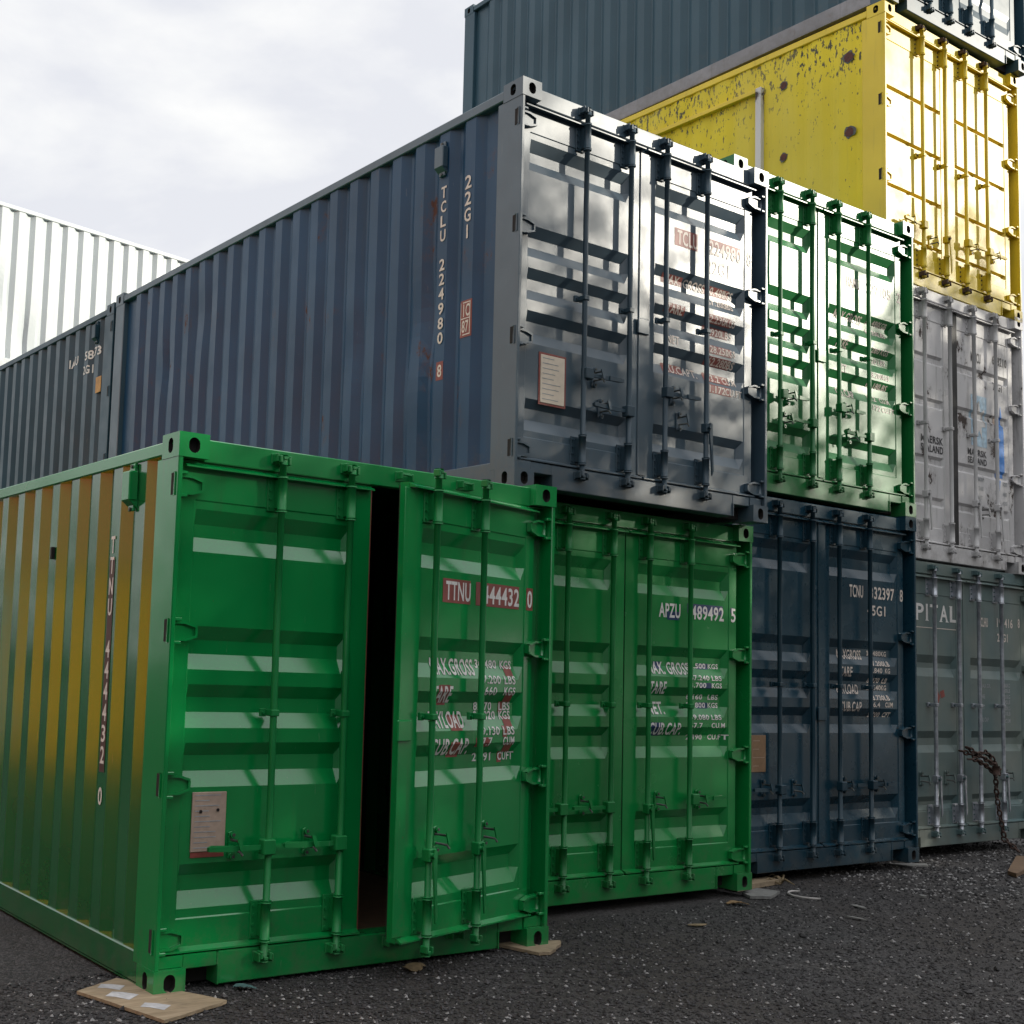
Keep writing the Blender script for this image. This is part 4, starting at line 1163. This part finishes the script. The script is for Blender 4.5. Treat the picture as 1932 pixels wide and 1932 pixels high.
# ------------------------------------------------------------------ trees across the yard (they shade the lower containers)
def leaf_mat():
    m, t, b = new_mat('tree_leaves')
    v = N(t, 'ShaderNodeTexCoord').outputs['Object']
    f = noise(t, v, 1.1, 3, 0.6)
    c = mixc(t, ramp(t, f, 0.35, 0.65), (0.030, 0.050, 0.015), (0.085, 0.095, 0.030))
    t.links.new(c, b.inputs['Base Color']); b.inputs['Roughness'].default_value = 0.6
    return m
LEAF = leaf_mat()
def make_tree(h, seed, loc, label, spread=2.6, dense=1.0, full=0.78):
    rnd = random.Random(seed)
    root = thing('tree', label, 'tree', loc, rnd.uniform(0, 6.28), 'trees across the yard')
    mb = MB()
    mb.tube([(0, 0, -0.1), (0.05, 0, h * .3), (-0.08, 0.06, h * .6), (0.05, 0.1, h * .97)], [0.26, 0.2, 0.12, 0.02], M['bark'], 9)
    tips = []
    for k in range(34):
        z = h * (0.16 + 0.8 * k / 34); a = rnd.uniform(0, 6.28)
        l = spread * (1.05 - 0.72 * (k / 34)) * rnd.uniform(0.75, 1.2)
        p = Vector((0, 0, z)); e = Vector((math.cos(a) * l, math.sin(a) * l, z + l * rnd.uniform(0.05, 0.45)))
        mid = p.lerp(e, 0.5) + Vector((0, 0, 0.1))
        mb.tube([p, mid, e], [0.055, 0.035, 0.012], M['bark'], 5)
        for q in range(5):
            s = p.lerp(e, rnd.uniform(0.35, 1.0)); f = s + Vector((rnd.uniform(-.7, .7), rnd.uniform(-.7, .7), rnd.uniform(-.2, .6)))
            mb.tube([s, f], [0.016, 0.005], M['bark'], 4, False); tips.append(f)
        tips += [e, mid]
    mb.build('trunk', root)
    vs, fs = [], []
    for tpt in tips:
        thin = 1.0 if tpt.z < h * full else 0.42
        for _ in range(int(62 * dense * thin)):
            c = tpt + Vector((rnd.gauss(0, .36), rnd.gauss(0, .36), rnd.gauss(0, .30)))
            if c.z < 0.3: continue
            u = Vector((rnd.gauss(0, 1), rnd.gauss(0, 1), rnd.gauss(0, 1))).normalized()
            v = u.cross(Vector((rnd.gauss(0, 1), rnd.gauss(0, 1), rnd.gauss(0, 1)))).normalized()
            s = rnd.uniform(0.06, 0.13); k = len(vs)
            vs += [c - u * s, c + v * s * .5, c + u * s, c - v * s * .5]
            fs.append((k, k + 1, k + 2, k + 3))
    me = bpy.data.meshes.new('crown'); me.from_pydata([tuple(v) for v in vs], [], fs); me.materials.append(LEAF)
    o = bpy.data.objects.new('crown', me); scene.collection.objects.link(o); o.parent = root
    return root
def copy_tree(src, loc, rz, sc, label):
    r = src.copy(); scene.collection.objects.link(r); r.location = loc; r.rotation_euler = (0, 0, rz); r.scale = (sc, sc, sc); r['label'] = label
    for ch in list(src.children):
        c = ch.copy(); scene.collection.objects.link(c); c.parent = r
    return r
hd = Vector((math.sin(R(SUN_AZ)), -math.cos(R(SUN_AZ)), 0)); pd = Vector((-hd.y, hd.x, 0))
def spot(s, p): 
    q = hd * s + pd * p
    return (q.x, q.y, 0)
T0 = make_tree(12.5, 21, spot(26, 1.8), 'leafy tree across the yard, third in its row')
T1 = make_tree(12.7, 22, spot(27, -6.0), 'leafy tree across the yard, first in its row')
T2 = make_tree(12.0, 23, spot(26, 6.6), 'leafy tree across the yard, fourth in its row', 2.4, 0.9, 0.80)
copy_tree(T0, spot(27.5, -2.2), 4.0, 1.0, 'leafy tree across the yard, second in its row')
copy_tree(T2, spot(27, 10.5), 1.0, 0.85, 'leafy tree across the yard, last in its row')
copy_tree(T1, spot(25, -10.0), 2.6, 0.95, 'leafy tree added to close a bright sky gap, nearer one by the row')  # these two are added to hide bright horizon sky from door reflections
copy_tree(T0, spot(24, -14.0), 5.0, 1.0, 'leafy tree added to close a bright sky gap, further one by the row')
for k, (x, y) in enumerate(((-4.2, 17.0), (-7.0, 18.5), (-9.8, 17.5), (-1.6, 18.5))):  # added low trees, they darken what the near container's side mirrors
    copy_tree((T0, T1)[k % 2], (x, y, 0), 1.1 * k, 0.42, 'low bushy tree added to darken reflections, number %d from the left' % (k + 1))
for k, p in enumerate((-9.5, -5.5, -1.8, 2.4, 6.0, 9.6, 4.2, 0.4)):  # added row, stops sun leaking through on to the lower containers
    copy_tree((T1, T0)[k % 2], spot(20.5 + (k % 3) * 0.6 + (1.6 if k > 5 else 0), p), 0.9 * k + 0.4, 0.78, 'lower leafy tree added in the front row to thicken shade, number %d' % (k + 1))
for k, (x, y, q) in enumerate(((8.0, -19.0, T1), (2.0, -17.5, T0), (-4.0, -18.5, T1), (-9.5, -16.0, T0), (-13.0, -10.0, T1))):  # added unseen trees that dim the fill light on doors and side
    copy_tree(q, (x, y, 0), 1.3 * k, 0.95 + 0.04 * (k % 3), ('leafy tree added behind the viewer to cut sky light' if k < 4 else 'leafy tree added at the left to cut sky light') + ', number %d from the right' % (k % 4 + 1))
